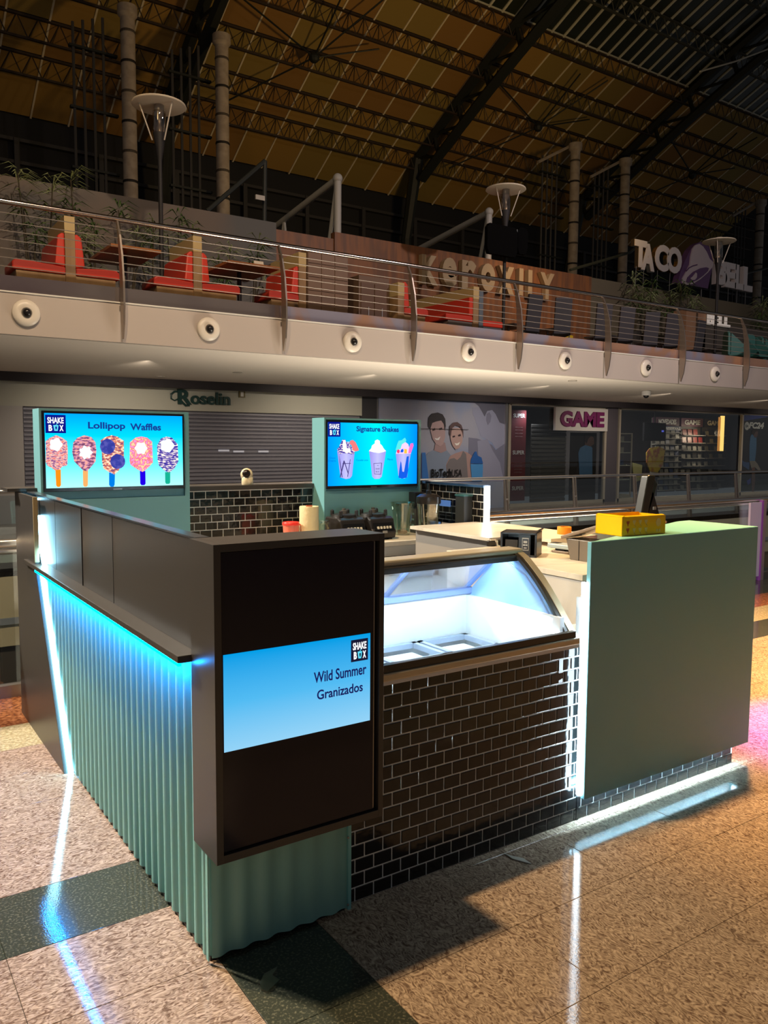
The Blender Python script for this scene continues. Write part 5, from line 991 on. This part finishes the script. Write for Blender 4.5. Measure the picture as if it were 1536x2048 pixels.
for i, (px, lb, kd) in enumerate((((1.980,5.483)[0], 'dark palm plant at the far left of the deck planter', 0), ((2.197,5.519)[0], 'second palm plant from the left, before the grey wall', 0), ((2.742,5.611)[0], 'spiky pale palm plant third from the left', 2), ((3.586,5.583)[0], 'thin palm plant just left of the left lamp pole', 1),
        ((3.959,5.644)[0], 'palm plant with pale leaves against the left lamp pole', 2), ((4.324,5.615)[0], 'palm plant right of the left lamp pole', 1), ((4.871,5.612)[0], 'low palm plant under the dark column pair', 2), ((5.280,5.402)[0], 'palm plant over the second booth table', 0), ((5.943,5.405)[0], 'full palm plant at the right end of the planter', 2), ((2.999,5.321)[0], 'low palm plant above the first booth', 1))):
    hh = (1.75, 1.65, 1.75, 1.45, 1.35, 1.45, 1.3, 1.0, 1.25, 1.1)[i]
    plant(px, 12.4, 4.05, hh, .85, lb, 30, kd, i)
for i, (px, lb) in enumerate((((17.253,5.659)[0], 'bushy palm under the first letters of the bell sign'), ((17.843,5.655)[0], 'palm under the round letters of the bell sign'), ((18.898,5.627)[0], 'palm left of the purple bell board foot'), ((19.754,5.544)[0], 'low palm below the purple bell board'), ((23.255,5.687)[0], 'tall palm at the right edge of the deck'), ((23.865,5.745)[0], 'palm cut off by the right edge of the picture'))):
    plant(px, 12.45, 4.6, 1.3, 1.1, lb, 36, i % 2, i+20)
for x0, x1, lb in ((-2, 6.6, 'long dark planter trough before the grey wall, left'), (16.3, 26, 'long dark planter trough below the bell sign, right')):
    t = thing('planter_trough', (x0, 12.4, DK), lb, 'planter'); B(x0, 12.1, DK, x1, 12.85, 3.74 if x0 < 0 else 4.29).build('trough', mat('trough_dark', (.06, .05, .04), .6), t); B(x0, 12.08, 3.70 if x0 < 0 else 4.25, x1, 12.12, 3.76 if x0 < 0 else 4.31).build('lip', mat('trough_dark', (0, 0, 0)), t)
# ---- restaurant sign on rods
ts = thing('rooftop_sign', (24, 15.5, 6), 'white TACO BELL letter sign on rods with a purple bell board', 'sign')
LWH = mat('letter_white', (.88, .80, .78), .4); LGD = mat('letter_return_steel', (.75, .62, .45), .18, 1.0)
for ch, (p0, p1) in zip('TACO', ([(20.820,7.739),(21.424,7.708)], [(21.173,7.675),(21.837,7.649)], [(21.858,7.732),(22.567,7.727)], [(22.487,7.733),(23.269,7.750)])):
    cz = {'T': 504, 'A': 509, 'C': 513, 'O': 519}[ch]
    c_x = (p0[0]+p1[0])/2; c_z = (p0[1]+p1[1])/2
    text(ch, 'letter', LWH, ts, (c_x, 15.42, c_z), p1[0]-p0[0], .86, .05, depth=.03); text(ch, 'letter_return', LGD, ts, (c_x, 15.50, c_z), p1[0]-p0[0]+.02, .88, .055, depth=.15)
    MB().tube([(c_x-.10, 15.5, c_z-.4), (c_x-.14, 15.5, 5.2)], .012, 6).build('rod', DSTEEL, ts)
for ch, (p0, p1) in zip('BELL', ([(25.241,7.672),(25.903,7.665)], [(25.814,7.636),(26.460,7.624)], [(26.397,7.635),(26.963,7.612)], [(26.930,7.626),(27.508,7.602)])):
    c_x = (p0[0]+p1[0])/2; c_z = (p0[1]+p1[1])/2
    text(ch, 'letter', LWH, ts, (c_x, 15.42, c_z), p1[0]-p0[0], .86, .05, depth=.03); text(ch, 'letter_return', LWH, ts, (c_x, 15.50, c_z), p1[0]-p0[0]+.02, .88, .055, depth=.15)
    MB().tube([(c_x, 15.5, c_z-.4), (c_x, 15.5, 5.2)], .012, 6).build('rod', DSTEEL, ts)
A2 = None
MB().prism([(23.046,7.005),(23.177,7.361),(23.406,7.793),(23.689,8.204),(23.988,8.432),(24.193,8.523),(24.457,8.545),(24.733,8.441),(24.966,8.217),(25.008,7.999),(24.924,7.636),(24.749,7.006)], 'y', 15.38, 15.62).build('bell_board', mat('bell_purple', (.17, .075, .20), .4), ts)
MB().prism([(23.871,8.363),(24.102,8.442),(24.318,8.378),(24.542,8.219),(24.717,8.020),(24.941,7.921),(24.898,7.756),(24.642,7.533),(24.232,7.262),(23.824,7.057),(23.466,6.979),(23.268,7.026),(23.258,7.180),(23.438,7.419),(23.628,7.691),(23.661,7.976),(23.748,8.237)], 'y', 15.33, 15.38).build('bell_body', mat('bell_pink_white', (.78, .64, .66), .4), ts)
MB().prism([(23.416,7.066),(23.483,7.229),(23.779,7.452),(24.188,7.627),(24.504,7.698),(24.666,7.686),(24.619,7.585),(24.363,7.396),(24.005,7.196),(23.648,7.061)], 'y', 15.31, 15.33).build('bell_mouth', mat('bell_purple', (0, 0, 0)), ts)
MB().prism([(23.610,7.210),(23.760,7.305),(23.908,7.448),(23.973,7.409),(23.971,7.283),(23.872,7.193),(23.717,7.166)], 'y', 15.29, 15.31).build('bell_clapper', mat('bell_pink_white', (0, 0, 0)), ts)
MB().tube([(a, 15.32, c) for a, c in [(23.418,7.439),(23.565,7.566),(23.766,7.653),(23.998,7.720)]], .02, 6).build('bell_line', mat('bell_purple', (0, 0, 0)), ts)
for p in [(23.678,6.943),(24.616,6.960)]: MB().tube([(p[0], 15.55, p[1]+.2), (p[0], 15.55, 5.2)], .02, 6).build('rod', DSTEEL, ts)
t = thing('small_bell_sign', (19, 10.8, 4.2), 'small lit BELL lettering on a tan counter front behind the railing', 'sign')
q = [(18.181,5.151),(19.111,4.185)]; B(q[0][0], 11.5, DK, (19.060,4.952)[0], 11.9, q[0][1]).build('counter_front', mat('counter_tan', (.36, .20, .11), .5), t)
q = [(18.917,4.974),(20.207,4.840)]; B(q[0][0], 11.5, DK, q[1][0]+2.5, 11.9, 4.9).build('counter_panel', mat('counter_grey', (.10, .085, .07), .5), t)
q = (19.558,4.977); text('BELL', 'lettering', mat('small_letter_lit', (.7, .62, .55), .4, es=.25), t, (q[0], 11.44, q[1]), 1.05, .30, .04, depth=.04)
# ---- chairs and tables on the deck
ch = thing('high_back_chair', (0, 0, 0), None, 'chair', 'high-backed dark chairs along the railing')
CH = mat('chair_charcoal', (.045, .043, .050), .5)
MB().prism([(-.02, .44), (.02, .44), (-.06, 1.14), (-.09, 1.15), (-.12, 1.14)], 'y', -.175, .175).build('backrest', CH, ch, bevel=.01)
B(.0, -.19, .42, .44, .19, .47).build('seat', mat('chair_seat_black', (.015, .015, .016), .5), ch, bevel=.01)
for a, c in ((.03, -.17), (.03, .17), (.41, -.17), (.41, .17)): MB().tube([(a, c, 0), (a, c, .43)], .011, 6).build('leg', STEEL, ch)
for c in (-.17, .17): MB().tube([(.03, c, .02), (.43, c, .02)], .010, 6).build('runner', STEEL, ch)
for i, (x, y, r, lb) in enumerate(((((10.492,4.329)[0]), 9.6, 1.5, 'black high-backed chair nearest the red bench, turned away'), (((11.220,4.404)[0]), 9.5, 1.1, 'charcoal high-backed chair before the last wooden letter'), (((12.426,4.425)[0]), 9.5, 1.15, 'charcoal high-backed chair behind the sixth blade post'),
        (((13.151,4.392)[0]), 9.5, 1.2, 'charcoal high-backed chair right of the sixth blade post'), (((14.114,4.376)[0]), 9.6, 1.15, 'charcoal high-backed chair at the middle of the row below the palms'), (((14.707,4.376)[0]), 9.5, 1.2, 'charcoal high-backed chair just left of the seventh blade post'),
        (((16.000,4.379)[0]), 9.7, 1.7, 'dark rounded chair beneath the small BELL lettering'), (((12.050,4.368)[0]+.9), 11.9, 5.3, 'dark chair facing the row across its table'))):
    place(ch, (x+.15, y, DK), r, lb)
tb = thing('cafe_table', (0, 0, 0), None, 'table', 'dark cafe tables between the high-backed chairs')
B(-.35, -.35, .71, .35, .35, .74).build('tabletop', mat('cafe_table_top', (.045, .035, .03), .3), tb); MB().tube([(0, 0, .02), (0, 0, .71)], .03, 8).build('column', DSTEEL, tb)
MB().lathe([(.26, 0), (.25, .015), (.03, .03), (.001, .03)], (0, 0, 0), 20).build('foot', DSTEEL, tb)
for x, lb in (((11.213,4.465)[0], 'cafe table between the red bench and first charcoal chair'), ((12.391,4.586)[0], 'cafe table left of the sixth blade post'), ((14.257,4.777)[0], 'cafe table in the middle of the row of chairs'), ((16.034,4.959)[0], 'cafe table left of the teal chairs'), ((18.534,5.214)[0], 'cafe table at the right edge of the deck')):
    place(tb, (x, 10.9, DK), .3, lb)
yc = thing('yellow_chair', (0, 0, 0), None, 'chair', 'small yellow chairs behind the charcoal chairs')
YM = mat('yellow_shell', (.60, .40, .02), .4)
MB().prism([(-.2, .45), (-.12, .38), (.12, .38), (.2, .45), (.2, .80), (-.2, .80)], 'y', -.02, .02).build('back_shell', YM, yc, bevel=.01); B(-.2, -.40, .40, .2, 0, .44).build('seat', YM, yc)
for a, c in ((-.17, -.38), (.17, -.38), (-.17, -.02), (.17, -.02)): MB().tube([(a, c, 0), (a, c, .40)], .012, 6).build('leg', STEEL, yc)
for x, lb in (((12.424,4.440)[0], 'yellow chair shell left of the first charcoal chair'), ((13.580,4.453)[0], 'yellow chair shell partly hidden behind the first charcoal chair')): place(yc, (x, 11.4, DK), .2, lb)
tc = thing('teal_chair', (0, 0, 0), None, 'chair', 'teal tub chairs at the right end of the deck')
TM = mat('teal_shell', (.05, .17, .15), .45)
MB().prism([(-.24, .42), (.24, .42), (.20, .95), (.12, 1.02), (-.12, 1.02), (-.20, .95)], 'y', -.03, .03).build('back_shell', TM, tc, bevel=.02); MB().prism([(-.03, .42), (-.50, .42), (-.42, .60), (-.03, .95)], 'x', -.25, -.22).build('side_shell', TM, tc)
MB().prism([(-.03, .42), (-.50, .42), (-.42, .60), (-.03, .95)], 'x', .22, .25).build('side_shell', TM, tc); B(-.24, -.5, .40, .24, 0, .45).build('seat', TM, tc, bevel=.01)
for a, c in ((-.2, -.44), (.2, -.44), (-.2, -.04), (.2, -.04)): MB().tube([(a, c, 0), (a*.9, c*.9, .41)], .013, 6).build('leg', mat('chair_seat_black', (0, 0, 0)), tc)
for x, y, r, lb in (((17.448,3.990)[0], 9.8, .9, 'large teal tub chair under the small BELL lettering'), ((18.344,4.054)[0], 9.75, -.1, 'teal tub chair with pale rim right of the large one'), ((18.977,3.974)[0], 9.9, 1.2, 'teal tub chair cut off by the right edge')): place(tc, (x, y, DK), r, lb)
# ================================================================ STATION ROOF
prof_r = [(30.6, 13.35), (28.36, 14.66), (27.14, 15.34), (25.55, 16.19), (23.86, 17.05), (22.05, 17.91), (19.90, 18.87), (17.6, 19.78), (15.2, 20.6), (10.5, 21.9), (5, 22.9), (-2, 23.4), (-14, 23.4)]
rf = thing('ceiling_station_roof', (20, 20, 14), kind='structure')
MB().prism(prof_r+[(-14, 23.7), (5, 23.2), (15.2, 20.9), (22.05, 18.2), (30.6, 13.65)], 'x', -25, 80).build('roof_deck', mat('roof_deck_dark', (.010, .008, .006), .9), rf)
ORG = [mat('roof_board_amber', (.32, .185, .040), .75), mat('roof_board_brown', (.26, .135, .032), .75), mat('roof_board_olive', (.26, .175, .040), .75), mat('roof_board_rust', (.27, .10, .03), .75)]
GLS = mat('roof_glazing_night', (.020, .024, .014), .25)
STR = mat('roof_batten', (.66, .56, .38), .7); STW = mat('roof_glazing_bar', (.52, .50, .40), .6)
NB_, PITCH_ = 0, 1.325
for r in range(8):
    (ya, za), (yb, zb) = prof_r[r], prof_r[r+1]; d = Vector((0, yb-ya, zb-za)); L_ = d.length; d.normalize(); n = Vector((0, d.z, -d.y)).normalized()
    if n.z > 0: n = -n
    a, b_ = Vector((0, ya, za)), Vector((0, yb, zb)); T = Matrix((Vector((1, 0, 0)), d, n)).transposed().to_4x4()
    pit = PITCH_ if r < 5 else PITCH_*.5
    k0, k1 = int(-3/pit), int(46/pit)
    for k in range(k0, k1):
        x = k*pit+.3; T.translation = a+Vector((x, 0, 0))
        if r < 5:
            key = ('roof', r, random.choice((0, 0, 1, 1, 2, 2, 1)))
            if key not in PROTO:
                mb = MB().box(.03, .05, .0, pit-.03, L_-.05, .035); me = bpy.data.meshes.new('roof_board'); me.from_pydata(mb.v, [], mb.f); me.materials.append(ORG[key[2]]); PROTO[key] = me
            nm = 'roof_board'
        else:
            key = ('glz', r)
            if key not in PROTO:
                mb = MB().box(.03, .05, .0, pit-.03, L_-.05, .02); me = bpy.data.meshes.new('roof_pane'); me.from_pydata(mb.v, [], mb.f); me.materials.append(GLS); PROTO[key] = me
            nm = 'roof_pane'
        o = bpy.data.objects.new(nm, PROTO[key]); COL.objects.link(o); o.parent = rf; M2 = T.copy(); M2.translation = T.translation-Vector((20, 20, 14)); o.matrix_local = M2
        key = ('bat', r)
        if key not in PROTO:
            w = .030 if r < 5 else .045
            mb = MB().box(-w, 0, .0, w, L_, .07); me = bpy.data.meshes.new('batten'); me.from_pydata(mb.v, [], mb.f); me.materials.append(STR if r < 5 else STW); PROTO[key] = me
        o = bpy.data.objects.new('batten', PROTO[key]); COL.objects.link(o); o.parent = rf; o.matrix_local = M2
# lattice purlins along the hall
IRON = mat('dark_iron', (.035, .022, .012), .6); IRON2 = mat('frame_iron', (.012, .014, .010), .6)
for r in range(1, 9):
    y, z = prof_r[r]; g = thing('trim_%d' % (3+r), (20, y, z), kind='structure'); m_ = IRON if r < 6 else mat('iron_green', (.05, .05, .035), .6)
    B(-6, y-.05, z-.10, 48, y+.05, z-.03).build('top_chord', m_, g); B(-6, y-.04, z-.80, 48, y+.04, z-.73).build('bottom_chord', m_, g)
    w = MB(); x = -3.
    while x < 46:
        for s in (0, 1):
            p0, p1 = (x+s*.33, y, z-(.76 if s == 0 else .06)), (x+.33+s*.33, y, z-(.06 if s == 0 else .76)); w.tube([p0, p1], .020, 4)
        x += .66
    tag(w.build('lattice_bars', m_, g), kind='stuff')
    if r == 5: B(-6, y-.09, z-.03, 48, y+.09, z+.03).build('glazing_sill', STW, g)
# main arched frames
for fi, x in enumerate((-1.2, 10.1, 21.6, 32.4)):
    g = thing('roof_frame', (x, 25, 12), ['dark iron roof frame at the far left', 'dark iron roof frame rising above the left lamp', 'dark iron roof frame above the middle of the hall', 'dark iron roof frame at the upper right'][fi], 'roof frame')
    pts = prof_r[1:10]
    MB().tube([(x, y, z-.25) for y, z in pts], .22, 6).build('upper_chord', IRON2, g); lo = [(x, y-.35, z-1.25-.02*i) for i, (y, z) in enumerate(pts)]
    MB().tube(lo, .22, 6).build('lower_chord', IRON2, g)
    for i, (y, z) in enumerate(pts):
        MB().tube([(x, y, z-.25), lo[i]], .10, 5).build('web_bar', IRON2, g)
        if i: MB().tube([(x, pts[i-1][0], pts[i-1][1]-.25), lo[i]], .07, 5).build('web_bar', IRON2, g)
    MB().tube([(x, 28.4, 14.4), (x, 29.2, 11.0), (x, 29.4, 3.3)], [.30, .24, .22], 8).build('foot_column', IRON2, g)
# star braces between frames
for xx, lb in ((15.9, 'thin star-shaped roof brace above the left lamp'), (27.3, 'thin star-shaped roof brace above the pipe columns'), (38.5, 'thin star-shaped roof brace at the far right')):
    g = thing('roof_brace', (xx-1.5, 24.5, 15.3), lb, 'roof brace'); c = (xx-1.6, 24.9, 15.6)
    for p in ((xx-6.0, 23.2, 16.2), (xx+.6, 23.9, 16.1), (xx-4.5, 27.6, 14.0), (xx-1.8, 22.3, 16.9), (xx-.2, 22.2, 17.0)): MB().tube([c, p], .032, 5).build('rod', IRON2, g)
    MB().ball(c, .2, 10).build('node', IRON2, g)
# dark end wall, upper gallery and clerestory lattice
ew = thing('wall_far', (20, 31, 0), kind='structure')
B(-25, 30.8, 3, 80, 31.2, 13.5).build('far_wall', mat('far_wall_dark', (.012, .012, .013), .8), ew)
B(-25, 25.5, 3.3, 80, 30.8, 3.5).build('gallery_floor', DARK, ew)
for z in (11.6, 12.4, 10.1, 8.6): B(-25, 30.55, z, 80, 30.8, z+.12).build('gallery_beam', mat('gallery_iron', (.035, .033, .032), .6), ew)
for x in range(-4, 60, 3): B(x, 30.5, 3.3, x+.18, 30.8, 12.5).build('wall_pier', mat('gallery_iron', (0, 0, 0)), ew)
q = MB(); x = -3
while x < 50:
    for (a, c, e, f2) in ((x, 7.2, x+.9, 8.6), (x+.9, 8.6, x+1.8, 7.2)): q.tube([(a, 27.0, c), (e, 27.0, f2)], .05, 4)
    x += 1.8
tag(q.build('lattice_bars', mat('gallery_iron', (0, 0, 0)), ew), kind='stuff'); B(-6, 26.9, 8.55, 50, 27.1, 8.7).build('gallery_beam', mat('gallery_iron', (0, 0, 0)), ew); B(-6, 26.9, 7.1, 50, 27.1, 7.2).build('gallery_beam', mat('gallery_iron', (0, 0, 0)), ew)
B(-6, 27.4, 6.9, 50, 27.5, 8.3).build('gallery_panel', mat('gallery_green', (.05, .055, .045), .7), ew)
# pipe columns with dark lattice masts beside them
cp = thing('pipe_column', (0, 0, 0), None, 'column', 'pipe columns rising to the station roof')
MB().lathe([(.22, 0), (.22, 11.25), (.30, 11.35), (.30, 11.6)], (0, 0, 0), 20).build('shaft', mat('column_putty', (.40, .33, .26), .6, noise=(4, (.32, .26, .20), .4, .6)), cp, smooth=True)
for k in range(12): MB().lathe([(.225, 0), (.235, .02), (.235, .06), (.225, .08)], (0, 0, .9*k+.9), 20).build('band', mat('column_band', (.07, .055, .04), .6) if k % 2 else mat('column_band_dark', (.015, .012, .01), .6), cp)
for k in range(4): MB().tube([(-.62-.30*k, .5, 0), (-.62-.30*k, .5, 11.3-.12*k)], .045, 6).build('service_pipe', mat('service_pipe', (.055, .052, .05), .5), cp)
for k in range(6): B(-1.65, .42, 1.2+1.8*k, -.2, .58, 1.27+1.8*k).build('clamp_bar', IRON2, cp)
DUCTS = []
for i, (x, lb) in enumerate(((7.20, 'first pipe column from the left, beside the left lamp disc'), (10.30, 'second pipe column from the left, right of the left lamp'), (27.15, 'third pipe column, above the last wooden letters'), (30.55, 'fourth pipe column, left of the bell sign'), (41.8, 'pipe column at the right edge above the bell sign'))):
    o = place(cp, (x, 24.0, DK), 0, lb)
    if i > 1: DUCTS.append(o)
for o in DUCTS: MB().tube([(-1.8, .5, 10.6), (-.1, .2, 11.55)], .07, 6).build('outlet_duct', mat('column_putty', (0, 0, 0)), o)
t = thing('handrail_cable', (22, 19, 8), 'long dark slanted stay behind the bell sign', 'stay')
q = [(19.549,7.281),(22.527,8.246),(22.735,8.395),(27.745,9.605),(30.949,10.745)]
MB().tube([(q[0][0], 17, q[0][1]), (q[1][0], 17, q[1][1]), (q[2][0], 17, q[2][1])], .05, 6).build('stay', DP, t); MB().tube([(29.446,8.336)[:1]+(17,)+(29.446,8.336)[1:], (31.619,8.919)[:1]+(17,)+(31.619,8.919)[1:]], .05, 6).build('stay', DP, t)
t = thing('roof_cable', (28, 19, 15), 'thin pale cable crossing under the roof glazing, upper right', 'cable')
q = [(24.699,14.523),(26.727,15.381),(29.229,16.571)]; MB().tube([(a, 16, c) for a, c in q], .03, 6).build('cable', mat('cable_pale', (.45, .43, .36), .5), t)
